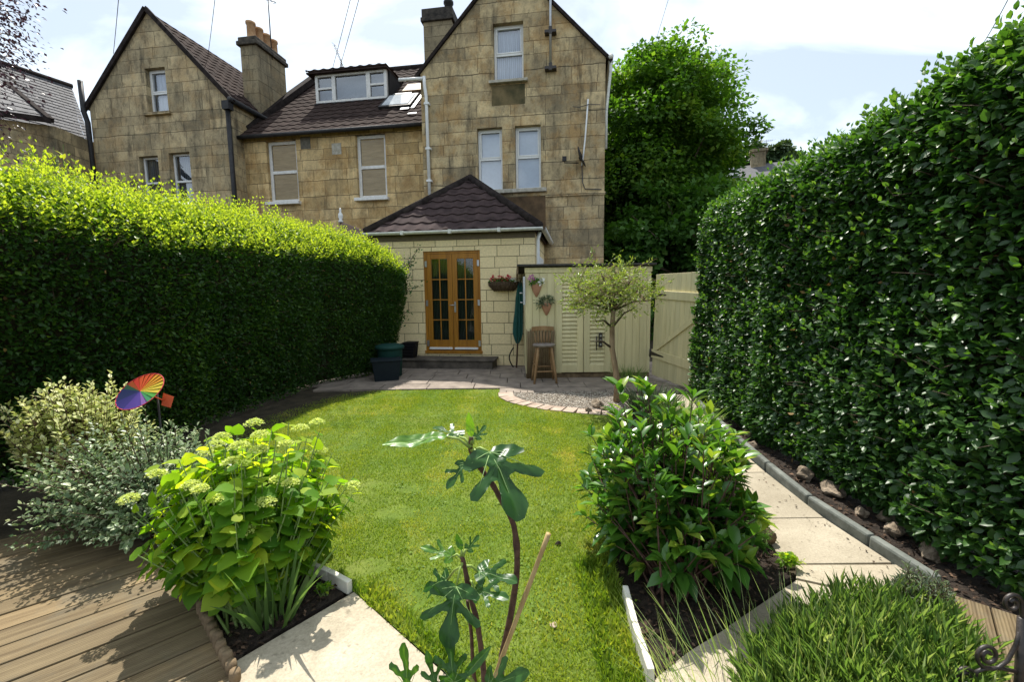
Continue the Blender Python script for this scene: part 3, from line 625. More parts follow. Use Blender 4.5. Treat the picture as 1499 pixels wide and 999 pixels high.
s = MB(); s.box(-.82, .02, tT - .005, tT + .02, 6.18, 6.65); s.build('stained_panel', mottled('mossy_stone', (.06, .056, .026), (.20, .15, .075), 2.2, .9, .5), tw, off)
s = MB(); s.tube([(-3.2, tT - .09, 6.95), (-2.55, tT - .09, 6.93)], .045); s.tube([(-2.53, tT - .09, 6.98), (-2.53, tT - .09, 6.8), (-2.50, tT - .07, 6.5), (-2.49, tT - .07, 3.6)], .042)
for z in (6.3, 5.2, 4.4): s.box(-2.55, -2.42, tT - .12, tT, z, z + .05)
s.build('drainpipe', M['white'], tw, off)
s = MB(); s.tube([(tR + .12, tT - .1, eZ - .02), (tR + .12, D, eZ - .02)], .06); s.tube([(tR + .12, tT + .05, eZ - .05), (tR + .12, tT + .06, eZ - .3), (tR + .03, tT + .06, eZ - 1.2), (tR + .03, tT + .06, 5)], .035)
s.build('gutter', M['gutter'], tw, off)
# chimney on the left slope
c = MB(); c.box(-3.22, -2.36, 4.5, 5.4, 5.5, 9.5); ch = c.build('chimney', M['stone_chimney'], tw, off)
c = MB(); c.box(-3.29, -2.29, 4.43, 5.47, 9.5, 9.62); c.box(-3.26, -2.32, 4.46, 5.44, 9.62, 9.86); c.build('chimney_cap', mottled('sooty_cap', (.02, .018, .016), (.07, .06, .05), 8, .9, .4), ch, off, bevel=.02)
c = MB(); c.lathe([(.13, 0), (.12, .3), (.15, .32), (.15, .38), (.11, .4), (.1, .7), (.02, .72)], (-2.55, 4.9, 9.86), 16); c.build('chimney_pot', M['lead'], ch, off)
# pole aerial, satellite dish and the thin white conduit
s = MB(); s.tube([(.66, tT - .13, 6.86), (.66, tT - .13, 9.9)], .03); s.build('aerial_mast', M['alu'], tw, off)
for z in (6.9, 7.72):
    s = MB(); s.box(.52, .80, tT - .17, tT, z - .03, z + .03); s.box(.62, .70, tT - .175, tT - .08, z - .06, z + .10); s.build('mast_bracket', M['iron'], tw, off)
s = MB(); s.tube([(1.56, tT - .04, 6.15), (1.50, tT - .04, 5.3), (1.46, tT - .04, 4.9), (1.42, tT - .04, 4.6)], .02); s.build('conduit', M['white'], tw, off)
s = MB(); s.tube([(1.42, tT - .03, 4.6), (1.44, tT - .03, 4.2), (1.5, tT - .03, 4.05), (1.9, tT - .03, 4.02)], .012, 6); s.build('cable', M['cable'], tw, off); s = MB(); s.tube([(1.2, tT - .05, 6.0), (1.35, tT - .12, 5.95), (1.56, tT - .06, 6.02), (1.85, tT - .1, 5.98)], .009, 6)
s.build('cable', M['cable'], tw, off)
s = MB(); prof = [(.012, 0)] + [(.25 * k / 6, .05 * (k / 6) ** 2) for k in range(1, 7)] + [(.25, .062), (.2, .05), (.01, .012)]
s.lathe(prof, (0, 0, 0), 20); mt = Matrix.Translation((1.36, tT - .22, 4.75)) @ Matrix.Rotation(R_(80), 4, 'Z') @ Matrix.Rotation(R_(70), 4, 'X')
s.v = [tuple(mt @ Vector(v)) for v in s.v]; s.tube([(1.38, tT, 4.75), (1.36, tT - .22, 4.75)], .02); s.tube([(1.34, tT - .24, 4.62), (1.0, tT - .32, 4.62), (1.0, tT - .32, 4.72)], .014)
s.box(.95, 1.05, tT - .36, tT - .28, 4.66, 4.76); s.build('satellite_dish', M['lead'], tw, off)

# ---- middle house, a little set back
off = (-5.6, 3.0, 0)
md = thing('terrace_house', 'ochre stone house with brown tiled roof, flat dormer and boarded windows between two gables', 'house', H(*off), -TH)
mL, mR, mT = -8.35, -2.6, 3.0
w1 = (-7.5, -6.57, 4.2, 5.9); w2 = (-4.77, -3.9, 4.2, 5.9)
w = MB(); front_wall(w, mL, mR, 0, 6.1, mT, [w1, w2]); w.build('wall', M['stone_mid'], md, off)
rp40 = R_(40); rf = MB(); RL = 5.5
tiles(rf, (mL - .1, mT - .2, 5.98), (1, 0, 0), (0, math.cos(rp40), math.sin(rp40)), 6, RL, lambda d: 0, lambda d: mR - mL + .1, course=.32)
top = mT - .2 + RL * math.cos(rp40); tz = 5.98 + RL * math.sin(rp40)
rf.add([(mL, top, tz), (mR, top, tz), (mR, top + 5, 6), (mL, top + 5, 6)], [(0, 1, 2, 3)])
rfo = rf.build('roof', M['tile'], md, off)
s = MB(); s.tube([(mL, top, tz + .02), (mR, top, tz + .02)], .11); s.build('ridge_tiles', M['ridge'], rfo, off)
# party-wall upstand between left and middle roofs
s = MB(); s.beam((mL + .02, mT + .2, 6.35), (mL + .45, top - .4, tz - .1), .32, .16); s.build('roof_upstand', M['ridge'], rfo, off)
s = MB(); s.tube([(mL, mT - .22, 5.98), (mR - .02, mT - .22, 5.98)], .055); s.build('gutter', M['lead'], md, off)
window(md, off, *w1, mT + .10, bar=.085, mid=5.05, back='ply', glass='glass_thin', sill=(.06, .08, .09, 'whitewood'), mat='whitewood', upper_proud=False)
window(md, off, *w2, mT + .10, bar=.085, mid=5.05, back='ply', glass='glass_thin', sill=(.06, .08, .09, 'whitewood'), mat='whitewood', upper_proud=False)
s = MB(); s.box(-7.5 + .3, -7.5 + .62, mT - .004, mT + .01, 6.0, 6.0 + .01)
# pale patch stone and vent in the wall
s = MB(); s.box(-5.48, -5.2, mT - .008, mT + .02, 5.42, 5.72); s.build('patch_stone', M['sill'], md, off)
s = MB(); s.box(-6.42, -6.12, mT - .008, mT + .02, 5.62, 5.95); s.build('grey_patch', mottled('grey_patch', (.1, .09, .07), (.17, .155, .125), 8, .9, .3), md, off)
# dormer
dT, d0, d1, dz0, dz1 = 4.55, -6.82, -4.46, 7.50, 8.36
dm = MB(); dm.box(d0 - .05, d1 + .05, dT - .02, dT + .1, dz0 - .06, dz0 - .003); dmo = dm.build('dormer', M['lead'], md, off)
for a, b in ((d0 - .06, d0 + .02), (d1 - .02, d1 + .06)):
    dm = MB(); dm.box(a, b, dT + .11, 6.9, dz0 - .1, dz1 + .02); dm.build('dormer_cheek', M['cheek'], dmo, off)
rf = MB(); tiles(rf, (d0 - .2, dT - .16, dz1 + .03), (1, 0, 0), (0, 1, .06), 3, 3.0, lambda d: 0, lambda d: d1 - d0 + .27, course=.34, amp=.03)
rf.box(d0 - .2, d1 + .07, dT - .14, 7.4, dz1 - .03, dz1 + .015); rf.build('dormer_roof', M['tile'], dmo, off)
s = MB(); y = dT
s.box(d0, d1, y, y + .1, dz0, dz0 + .07); s.box(d0, d1, y, y + .1, dz1 - .09, dz1)
for a, b in ((d0, d0 + .09), (-6.27, -6.15), (-5.13, -5.0), (d1 - .09, d1)): s.box(a, b, y - .003, y + .1, dz0 + .07, dz1 - .09)
s.box(-6.73, -6.27, y + .002, y + .08, 7.90, 7.96); s.box(-5.0, -4.55, y + .002, y + .08, 7.90, 7.96)
s.build('dormer_frame', M['whitewood'], dmo, off, bevel=.006)
s = MB(); s.add([(d0, y + .05, dz0), (d1, y + .05, dz0), (d1, y + .05, dz1), (d0, y + .05, dz1)], [(0, 1, 2, 3)]); s.build('dormer_pane', M['glass'], dmo, off)
s = MB(); s.add([(d0, y + .3, dz0), (d1, y + .3, dz0), (d1, y + .3, dz1), (d0, y + .3, dz1)], [(0, 1, 2, 3)]); s.build('dormer_blind', plain('grey_blind', (.20, .23, .25), .8, bs=0), dmo, off)
# open roof light
def rp_(s_, d, h=0): return (s_, mT - .2 + d * math.cos(rp40) - h * math.sin(rp40), 5.98 + d * math.sin(rp40) + h * math.cos(rp40))
k = MB()
def slabq(mb, s0, s1, d0_, d1_, h0, h1, lift=0):
    mb.add([rp_(s0, d0_, h0), rp_(s1, d0_, h0), rp_(s1, d1_, h0 + lift), rp_(s0, d1_, h0 + lift), rp_(s0, d0_, h1), rp_(s1, d0_, h1), rp_(s1, d1_, h1 + lift), rp_(s0, d1_, h1 + lift)],
           [(0, 3, 2, 1), (4, 5, 6, 7), (0, 1, 5, 4), (1, 2, 6, 5), (2, 3, 7, 6), (3, 0, 4, 7)])
slabq(k, -4.42, -3.45, 1.35, 2.35, .03, .10); sk = k.build('roof_light', M['lead'], md, off)
k = MB(); slabq(k, -4.34, -3.53, 1.43, 2.27, .104, .112); k.build('pane', plain('bright_glass', (.55, .58, .6), .08, spec=.8, bs=0), sk, off)
k = MB(); slabq(k, -3.40, -3.3, 1.2, 2.3, .04, .055); slabq(k, -3.7, -3.45, 1.12, 1.28, .05, .06); slabq(k, -4.3, -3.7, 2.4, 2.47, .06, .10); slabq(k, -3.35, -3.1, .7, .78, .05, .06); k.build('flashing', M['alu'], sk, off)
k = MB(); slabq(k, -4.1, -3.35, 2.75, 3.4, .03, .08); k.build('roof_hatch', M['stoolwood'], md, off)

# ---- left gabled house
off = (-10.5, 2.6, 0)
lh = thing('gabled_house', 'soot streaked stone house with pointed gable and four chimney pots, leftmost of the row', 'house', H(*off), -TH)
lL, lR, lT, leL, leR, lA, lZ = -12.78, -8.2, 2.6, 7.05, 6.93, -10.55, 9.42
kl = (lZ - leL) / (lA - lL); kr = (lZ - leR) / (lR - lA)
planes = [(-kl, 1, leL - kl * lL), (kr, 1, leR + kr * lR)]
v0 = (-10.82, -10.16, 6.74, 7.95); v1 = (-11.30, -10.66, 4.2, 5.58); v2 = (-10.3, -9.62, 4.2, 5.62)
w = MB(); front_wall(w, lL, lR, 0, lZ, lT, [v0, v1, v2], planes)
w.add([(lR, lT, 0), (lR, D, 0), (lR, D, leR), (lR, lT, leR)], [(3, 2, 1, 0)]); w.add([(lL, lT, 0), (lL, D, 0), (lL, D, leL), (lL, lT, leL)], [(0, 1, 2, 3)])
w.build('wall', M['stone_left'], lh, off)
rf = MB(); LL = math.hypot(lA - lL + .1, lZ - leL + .1)
tiles(rf, (lL - .1, D, leL - .06), (0, -1, 0), (1, 0, kl), 8, LL, lambda d: 0, lambda d: D - lT + .06)
tiles(rf, (lR + .1, lT - .06, leR - .06), (0, 1, 0), (-1, 0, kr), 8, LL, lambda d: 0, lambda d: D - lT + .06)
rf.build('roof', M['tile'], lh, off)
vg = MB(); verge(vg, (lL - .16, lT - .05, leL - .12), (lA, lT - .05, lZ + .07)); verge(vg, (lR + .14, lT - .05, leR - .10), (lA, lT - .05, lZ + .065)); vg.build('verge', M['ridge'], lh, off)
window(lh, off, *v0, lT + .14, mid=7.32, back='net', sill=(.1, .08, .08, 'stone_left'))
window(lh, off, *v1, lT + .14, mid=4.85, back='curtain_dark', sill=None, upper_proud=False)
window(lh, off, *v2, lT + .14, mid=4.85, back='curtain_dark', sill=None, upper_proud=False)
s = MB(); s.tube([(lL - .1, lT - .1, 7.75), (lL - .09, lT - .1, 6.9), (lL - .02, lT - .08, 6.6), (lL - .02, lT - .08, 2)], .065); s.build('soil_pipe', M['lead'], lh, off)
s = MB(); s.tube([(lR + .1, lT - .15, leR - .05), (lR + .1, 6, leR - .05)], .07); s.build('gutter', M['lead'], lh, off)
s = MB(); s.box(lR - .1, lR + .1, lT - .2, lT - .01, leR - .32, leR - .1); s.tube([(lR - .02, lT - .09, leR - .3), (lR - .02, lT - .09, 2)], .06); s.build('drainpipe', M['lead'], lh, off)
c = MB(); c.box(-8.72, -8.2, 3.8, 5.12, 5.5, 8.98); ch = c.build('chimney', M['stone_chimney'], lh, off)
c = MB(); c.box(-8.80, -8.12, 3.72, 5.2, 8.98, 9.10); c.box(-8.76, -8.16, 3.76, 5.16, 9.10, 9.22); c.build('chimney_cap', mottled('dark_cap', (.03, .027, .023), (.10, .085, .065), 8, .9, .4), ch, off, bevel=.02)
for k in range(4):
    c = MB(); c.lathe([(.135, 0), (.12, .06), (.115, .42), (.14, .44), (.14, .5), (.105, .5), (.105, .3)], (-8.46, 3.98 + .33 * k, 9.22), 16); c.build('chimney_pot', M['pot_clay'], ch, off)

# ---- aerials and overhead wires
def yagi(loc, label, mast, boom, n_el, tilt=0, el=.5):
    t = thing('tv_aerial', label, 'aerial', loc)
    s = MB(); s.tube([(0, 0, 0), (0, 0, mast)], .018, 6); s.build('mast', M['lead'], t)
    s = MB(); bd = Vector((boom[0], boom[1], boom[2])); c0 = Vector((0, 0, mast * .95)); s.tube([c0 - bd * .3, c0 + bd * .7], .011, 6)
    sd = bd.cross(Vector((0, 0, 1))).normalized(); sd = (sd + Vector((0, 0, tilt))).normalized()
    for k in range(n_el):
        p = c0 - bd * .3 + bd * (k / (n_el - 1)); L = el * (.7 + .3 * (1 - k / n_el)); s.tube([p - sd * L / 2, p + sd * L / 2], .006, 5)
    s.build('antenna', M['lead'], t); return t
yagi(H(-8.2, 4.5, 8.9), 'dark tv aerial on a mast behind the four chimney pots', 1.85, (-.9, .1, .42), 9, .7)
yagi(H(-7.35, 7.2, 9.0), 'small tv aerial rising behind the flat dormer roof', 1.15, (-.35, .1, .9), 10, 0, .36)
def wire(p, q, sag, label):
    p, q = np.array(p), np.array(q); pts = []
    for k in range(15):
        f = k / 14; a = p + (q - p) * f; a[2] -= sag * 4 * f * (1 - f); pts.append(a)
    s = MB(); base = pts[0]; s.tube([a - base for a in pts], .0065, 5); o = s.build('overhead_wire', M['wire']); o.location = base
    return tag(o, label, 'wire', 'overhead telephone wires')
wire(at(166, 78, 11.9), at(176, -30, 8), .02, 'thin wire dropping to the left slope of the leftmost gable')
wire(at(304, 85, 14), at(318, -30, 9), .02, 'thin wire dropping behind the tiled slope left of the four chimney pots')
wire(at(486, 103, 13), at(520, -30, 9), .02, 'left of two close wires dropping to the flat dormer')
wire(at(497, 100, 13), at(533, -30, 9), .02, 'right of two close wires dropping to the flat dormer')
wire(at(954, 78, 20), at(984, -20, 12), .02, 'thin wire above the big leafy tree right of the tall house')
wire(at(1440, 62, 9), at(1475, 0, 7), .02, 'faint wire in the sky above the right hedge')

# ---- cream extension with hipped roof
off = (-1.2, 0, 0)
ex = thing('house_extension', 'cream block garden extension with hipped brown roof and oak french doors', 'extension', H(*off), -TH)
eL, eR = -2.87, .48; fd = (-1.85, -.64, .26, 2.385)
w = MB(); front_wall(w, eL, eR, 0, 2.72, 0, [fd], depth=.14)
sw = (.9, 1.5)   # side window in the right wall
w.add([(eR, 0, 0), (eR, 2.6, 0), (eR, 2.6, 2.72), (eR, 0, 2.72)], [(0, 1, 2, 3)]); w.add([(eL, 0, 0), (eL, 2.6, 0), (eL, 2.6, 2.72), (eL, 0, 2.72)], [(3, 2, 1, 0)])
w.build('wall', M['stone_ext'], ex, off)
s = MB(); s.box(eR - .01, eR + .03, .9, 1.9, 1.2, 2.3); s.build('side_window', M['white'], ex, off)
rf = MB(); x0, x1, y0, zE = eL - .16, eR + .12, -.15, 2.77; run = (x1 - x0) / 2; pit = R_(38.5); ang_l = run / math.cos(pit)
xm = (x0 + x1) / 2; cp = math.cos(pit); sp = math.sin(pit)
tiles(rf, (x0, y0, zE), (1, 0, 0), (0, cp, sp), 0, ang_l, lambda d: d * cp, lambda d: 2 * run - d * cp, course=.30, per=.29, amp=.03, step=.028)
tiles(rf, (x1, y0, zE), (0, 1, 0), (-cp, 0, sp), 0, ang_l, lambda d: d * cp, lambda d: 2.75, course=.30, per=.29, amp=.03, step=.028)
tiles(rf, (x0, y0 + 2.75, zE), (0, -1, 0), (cp, 0, sp), 0, ang_l, lambda d: 0, lambda d: 2.75 - d * cp, course=.30, per=.29, amp=.03, step=.028)
rf.prism([(x0 + .05, y0 + .05), (x1 - .05, y0 + .05), (x1 - .05, 2.5), (x0 + .05, 2.5)], zE - .05, zE - .02)
rfo = rf.build('roof', M['tile_ext'], ex, off)
s = MB(); ap = (xm, y0 + run, zE + run * math.tan(pit) + .03)
s.tube([(x0, y0, zE + .03), ap], .085, 10); s.tube([(x1, y0, zE + .03), ap], .085, 10); s.tube([ap, (xm, 2.5, ap[2])], .09, 10); s.build('hip_tiles', M['ridge'], rfo, off)
s = MB()
def halfgutter(mb, p, q, r=.058):
    p, q = Vector(p), Vector(q); d = (q - p).normalized(); sd = d.cross(Vector((0, 0, 1))); n_ = 8; vs = []
    for e in (p, q):
        for rr in (r, r - .012):
            for j in range(n_ + 1):
                t = PI + PI * j / n_; vs.append(e + sd * rr * math.cos(t) + Vector((0, 0, rr * math.sin(t))))
    m1 = n_ + 1
    fs = [(j, j + 1, 2 * m1 + j + 1, 2 * m1 + j) for j in range(n_)] + [(m1 + j + 1, m1 + j, 3 * m1 + j, 3 * m1 + j + 1) for j in range(n_)]
    fs += [(0, 2 * m1, 3 * m1, m1), (n_, m1 + n_, 3 * m1 + n_, 2 * m1 + n_)]
    mb.add(vs, fs, .5, True)
halfgutter(s, (x0 - .02, y0 - .04, zE), (x1 + .06, y0 - .04, zE)); halfgutter(s, (x1 + .06, y0 - .04, zE), (x1 + .06, 2.48, zE))
for x in (-2.2, -1.2, -.2): s.box(x - .03, x + .03, y0 - .105, y0 + .0, zE - .066, zE + .012)
s.build('gutter', M['gutter'], ex, off)
s = MB(); s.tube([(eR + .10, .07, zE - .05), (eR + .06, .08, zE - .2), (eR + .06, .08, .05)], .036); s.build('downpipe', M['white'], ex, off)
s = MB(); s.box(eL, eR + .01, -.012, .02, 2.60, 2.735); s.build('fascia', plain('fascia_brown', (.13, .10, .06), .7), ex, off)  # even dark brown strip along the top of the wall
# french doors
fr = MB(); a, b, c, d = fd; bw = .055
fr.box(a, a + bw, .03, .13, c, d); fr.box(b - bw, b, .03, .13, c, d); fr.box(a + bw, b - bw, .03, .13, d - bw, d); fr.box(a - .02, b + .02, -.02, .13, c - .01, c + .05)
dfr = fr.build('door_frame', M['oak'], ex, off, bevel=.004)
mid = (a + b) / 2
for (l0, l1, hinge_left) in ((a + bw + .004, mid - .003, True), (mid + .003, b - bw - .004, False)):
    L = MB(); z0, z1 = c + .055, d - bw - .004; st = .10; y0_, y1_ = .035, .09
    L.box(l0, l0 + st, y0_, y1_, z0, z1); L.box(l1 - st, l1, y0_, y1_, z0, z1); L.box(l0 + st, l1 - st, y0_, y1_, z1 - st, z1); L.box(l0 + st, l1 - st, y0_, y1_, z0, z0 + .22)
    gx0, gx1, gz0, gz1 = l0 + st, l1 - st, z0 + .22, z1 - st
    L.box((gx0 + gx1) / 2 - .011, (gx0 + gx1) / 2 + .011, y0_ + .01, y1_ - .01, gz0, gz1)
    for k in range(1, 4):
        zz_ = gz0 + (gz1 - gz0) * k / 4
        L.box(gx0, (gx0 + gx1) / 2 - .011, y0_ + .012, y1_ - .012, zz_ - .011, zz_ + .011); L.box((gx0 + gx1) / 2 + .011, gx1, y0_ + .012, y1_ - .012, zz_ - .011, zz_ + .011)
    leaf = L.build('door_leaf', M['oak'], ex, off, bevel=.003)
    g = MB(); g.add([(gx0, .06, gz0), (gx1, .06, gz0), (gx1, .06, gz1), (gx0, .06, gz1)], [(0, 1, 2, 3)]); g.build('pane', M['glass_dark'], leaf, off)
    g = MB(); n_ = 12
    for j in range(n_):
        xa = gx0 - .03 + (gx1 - gx0 + .06) * j / n_; xb = gx0 - .03 + (gx1 - gx0 + .06) * (j + .8) / n_
        g.add([(xa, .20, gz0 - .05), (xb, .225, gz0 - .05), (xb, .225, gz1 + .05), (xa, .20, gz1 + .05)], [(0, 1, 2, 3)])
    g.build('blind', M['vblind'], leaf, off)
    g = MB(); g.box(l0 + .02, l1 - .02, -.005, .034, z0 + .02, z0 + .065); g.build('weather_bar', M['alu'] if False else M['white'], leaf, off, bevel=.008)
    g = MB(); hx = l0 - .012 if hinge_left else l1 + .012
    for zz_ in (z0 + .15, z0 + 1.0, z1 - .2):
        g = MB(); g.box(hx - .022, hx + .022, .012, .034, zz_ - .06, zz_ + .06); g.build('hinge', M['alu'], leaf, off)
    if not hinge_left:
        g = MB(); g.box(l0 + .03, l0 + .065, .02, .034, 1.12, 1.34); g.tube([(l0 + .047, .03, 1.27), (l0 + .047, -.02, 1.27), (l0 - .06, -.025, 1.27)], .010, 8); g.build('handle', M['alu'], leaf, off)
# dark room behind the glass
s = MB(); s.add([(eL + .1, 1.2, 0), (eR - .1, 1.2, 0), (eR - .1, 1.2, 2.6), (eL + .1, 1.2, 2.6)], [(0, 1, 2, 3)]); s.build('interior', M['dark'], ex, off)
# doorstep
o = MB(); o.box(-2.35, -.32, -.50, -.005, 0, .16); o.box(-2.38, -.28, -.53, -.003, .162, .20); st_ = o.build('door_step', mottled('dark_step_stone', (.05, .043, .036), (.13, .11, .09), 6, .9, .5), None, (-1.3, -.25, 0), bevel=.012)
st_.location = H(-1.3, -.25); st_.rotation_euler = (0, 0, -TH); tag(st_, 'worn dark stone step below the oak french doors', 'step')

# ---- wall basket with red and white flowers
bp = H(-.15, -.11, 1.70); bk = thing('wall_basket', 'wicker wall trough of red and white flowers on the cream wall', 'flower basket', bp, -TH)
s = MB(); vs = []; n_ = 15
for i, (sc, zz_, dep) in enumerate([(.62, -.15, .5), (.85, -.10, .8), (.97, -.04, .95), (1, .03, 1)]):
    for j in range(n_):
        t = PI * j / (n_ - 1); vs.append((-.31 * sc * math.cos(t), .105 - .20 * dep * math.sin(t), zz_ + .006 * math.sin(j * 2)))
fs = [(i * n_ + j, i * n_ + j + 1, (i + 1) * n_ + j + 1, (i + 1) * n_ + j) for i in range(3) for j in range(n_ - 1)] + [tuple(range(n_ - 1, -1, -1)), tuple(3 * n_ + j for j in range(n_))] + [(i * n_ + n_ - 1, i * n_, (i + 1) * n_, (i + 1) * n_ + n_ - 1) for i in range(3)]
s.add(vs, fs)
for j in range(10):
    t = PI * (j + .5) / 10; s.tube([(-.32 * math.cos(t), .10 - .21 * math.sin(t), .04), (-.31 * math.cos(t), .10 - .20 * math.sin(t), -.04), (-.2 * math.cos(t), .1 - .11 * math.sin(t), -.155)], .009, 6)
s.build('basket', M['wicker'], bk)
rng = np.random.default_rng(3)
def puff(name, mat, parent, cen, rad, n, size, asp=.7, tpl=T_LEAF4, tint=None, up=.3):
    P = np.array(cen) + rdir(rng, n) * np.array(rad) * rng.random((n, 1)) ** .4; d = unit(P - np.array(cen) + [0, 0, up * np.mean(rad)])
    return leafmesh(name, mat, P, d + rdir(rng, n) * .7, rdir(rng, n) + [0, -.3, .6], size * rng.uniform(.7, 1.3, n), asp, rng.random(n) if tint is None else tint + rng.normal(0, .1, n), tpl, parent)
puff('foliage', M['lf_dark'], bk, (0, .0, .04), (.28, .08, .05), 220, .05)
for cx in (-.2, -.04, .1): puff('flower', M['petal_red'], bk, (cx, -.02, .10), (.06, .05, .06), 50, .03, .9)
for cx in (.17, .24): puff('flower', M['petal_white'], bk, (cx, -.02, .07), (.05, .04, .035), 28, .022, .9)

# ---- closed green parasol and a hoop edging iron leaning in the corner
pb = H(.13, -.30); pr_ = thing('closed_parasol', 'closed green garden parasol leaning in the corner beside the shed', 'parasol', pb, -TH)
s = MB(); s.tube([(0, 0, 0), (.07, .17, 1.72)], .016, 8); s.build('pole', M['stem_brown'], pr_)
s = MB(); n_ = 42; vs = []; prof = [(.018, .50), (.04, .58), (.062, .70), (.06, .9), (.052, 1.15), (.05, 1.4), (.036, 1.62), (.015, 1.72)]
for i, (r, z) in enumerate(prof):
    for j in range(n_):
        t = 2 * PI * j / n_; rr = r * (1 + .55 * math.cos(7 * t + 2.2 * z) + .12 * math.sin(3 * t + 5 * z)); f = z / 1.72; vs.append((.07 * f + rr * math.cos(t) * 1.1, .17 * f + rr * math.sin(t) * .7, z))
s.add(vs, [(i * n_ + j, i * n_ + (j + 1) % n_, (i + 1) * n_ + (j + 1) % n_, (i + 1) * n_ + j) for i in range(len(prof) - 1) for j in range(n_)]); s.build('canopy', M['canvas'], pr_)
s = MB(); s.tube([(0, 0, 1.72), (.02, .04, 1.78)], .01, 6); s.v = [(x + .07, y + .17, z) for x, y, z in s.v]; s.build('finial', M['lead'], pr_)
hb = H(.02, -.25); s = MB(); s.tube([(.05 - .09 * math.sin(PI * k / 12) , 0, .42 * k / 12) for k in range(13)], .012, 8); o = s.build('hose_loop', M['black_plastic']); o.location = hb
tag(o, 'short curved black hoop leaning on the cream wall beside the closed parasol', 'hoop')

# ---- bins at the end of the left hedge
bn = thing('compost_bin', 'round green plastic bin with lid at the hedge end', 'bin', (-2.24, 7.95, 0))
s = MB(); s.lathe([(.17, 0), (.2, .02), (.225, .50), (.23, .52), (.20, .53)], n=28); s.build('bin_body', M['green_plastic'], bn)
s = MB(); s.lathe([(.255, .515), (.262, .55), (.25, .575), (.18, .60), (.05, .61)], n=28); s.build('lid', M['green_plastic'], bn)
rb = thing('recycling_box', 'dark green recycling box with small white markings on its side', 'box', (-2.22, 7.60, 0), R_(18))
s = MB(); s.add([(-.2, -.15, 0), (.2, -.15, 0), (.2, .15, 0), (-.2, .15, 0), (-.24, -.19, .36), (.24, -.19, .36), (.24, .19, .36), (-.24, .19, .36)], [(0, 3, 2, 1), (0, 1, 5, 4), (1, 2, 6, 5), (2, 3, 7, 6), (3, 0, 4, 7), (4, 5, 6, 7)]); s.build('box_body', M['dark_plastic'], rb, bevel=.012)
s = MB(); s.box(-.26, .26, -.21, .21, .355, .385); s.build('rim', M['dark_plastic'], rb, bevel=.01)
s = MB()
for k in range(7):
    zz_ = .13 + .026 * k; xx = .218 + .04 * zz_ / .36
    s.box(.2 + .04 * zz_ / .36 + .002, .2 + .04 * zz_ / .36 + .006, -.06, -.06 + .03 + .03 * ((k * 37) % 3) / 2, zz_, zz_ + .014)
s.build('marking', M['petal_white'], rb)
cb_ = thing('black_crate', 'black plastic crate with strap standing on the door step', 'crate', H(-2.12, -.27, .20), R_(-10))
s = MB(); s.add([(-.13, -.11, 0), (.13, -.11, 0), (.13, .11, 0), (-.13, .11, 0), (-.16, -.13, .30), (.16, -.13, .30), (.16, .13, .30), (-.16, .13, .30)], [(0, 3, 2, 1), (0, 1, 5, 4), (1, 2, 6, 5), (2, 3, 7, 6), (3, 0, 4, 7), (4, 5, 6, 7)])
for k in range(4): s.box(-.14 - .005 * k, .14 + .005 * k, -.135 - .003 * k, -.11, .06 + .06 * k, .085 + .06 * k)
s.build('crate_body', M['black_plastic'], cb_, bevel=.012)
s = MB(); s.box(-.09, .17, -.14, .14, .302, .325); s.build('lid', M['black_plastic'], cb_, bevel=.008)
s = MB(); s.tube([(.16, -.1, .30), (.20, -.12, .22), (.2, -.12, .08), (.17, -.11, .05)], .012, 6); s.build('strap', M['black_plastic'], cb_)

# ================================================================== SHED, GATE, STOOL
SH = (0.22, 7.56); shed = thing('garden_shed', 'cream boarded garden shed with louvred double doors and felt roof', 'shed', (1.3, 7.56, 0))
soff = (1.3, 7.56, 0); sx0, sx1, sz = .24, 2.40, 1.93
w = MB(); k = 0; x = sx0; rs = random.Random(4)
def board(mb, x0, x1, y0, y1, z0, z1): mb.box(x0, x1, y0, y1, z0, z1, rs.random())
while x < .76: 
    board(w, x, x + .121, 7.56, 7.59, .09, sz - .09); x += .1245
x = 1.72
while x < 2.38: 
    board(w, x, min(x + .121, 2.40), 7.56, 7.59, .09, sz - .09); x += .1245
x = 7.60
while x < 8.8:
    w.box(sx0 + .002, sx0 + .03, x, x + .12, .09, sz - .06, rs.random()); w.box(sx1 - .03, sx1 - .002, x, x + .12, .09, sz - .06, rs.random()); x += .1235
w.box(sx0 - .01, sx1 + .01, 7.545, 7.59, sz - .088, sz, .7); w.box(.76, 1.72, 7.565, 7.6, 1.765, sz - .09, .6)
w.box(sx0 + .01, sx1 - .01, 7.60, 7.62, .1, 1.9, .2)
w.build('wall', M['cream'], shed, soff, bevel=.003)
s = MB(); s.box(sx0 - .0, sx1, 7.57, 7.66, 0.008, .088); s.build('base_rail', M['log'], shed, soff)
s = MB(); s.add([(sx0 - .14, 7.47, sz + .025), (sx1 + .06, 7.47, sz + .025), (sx1 + .06, 8.9, sz - .05), (sx0 - .14, 8.9, sz - .05), (sx0 - .14, 7.47, sz + .055), (sx1 + .06, 7.47, sz + .055), (sx1 + .06, 8.9, sz - .02), (sx0 - .14, 8.9, sz - .02)],
    [(0, 3, 2, 1), (4, 5, 6, 7), (0, 1, 5, 4), (1, 2, 6, 5), (2, 3, 7, 6), (3, 0, 4, 7)]); s.build('roof', M['felt'], shed, soff)
s = MB(); s.beam((sx0 - .13, 7.50, sz - .04), (sx0 - .13, 8.88, sz - .11), .02, .13); s.build('barge_board', M['log'], shed, soff)
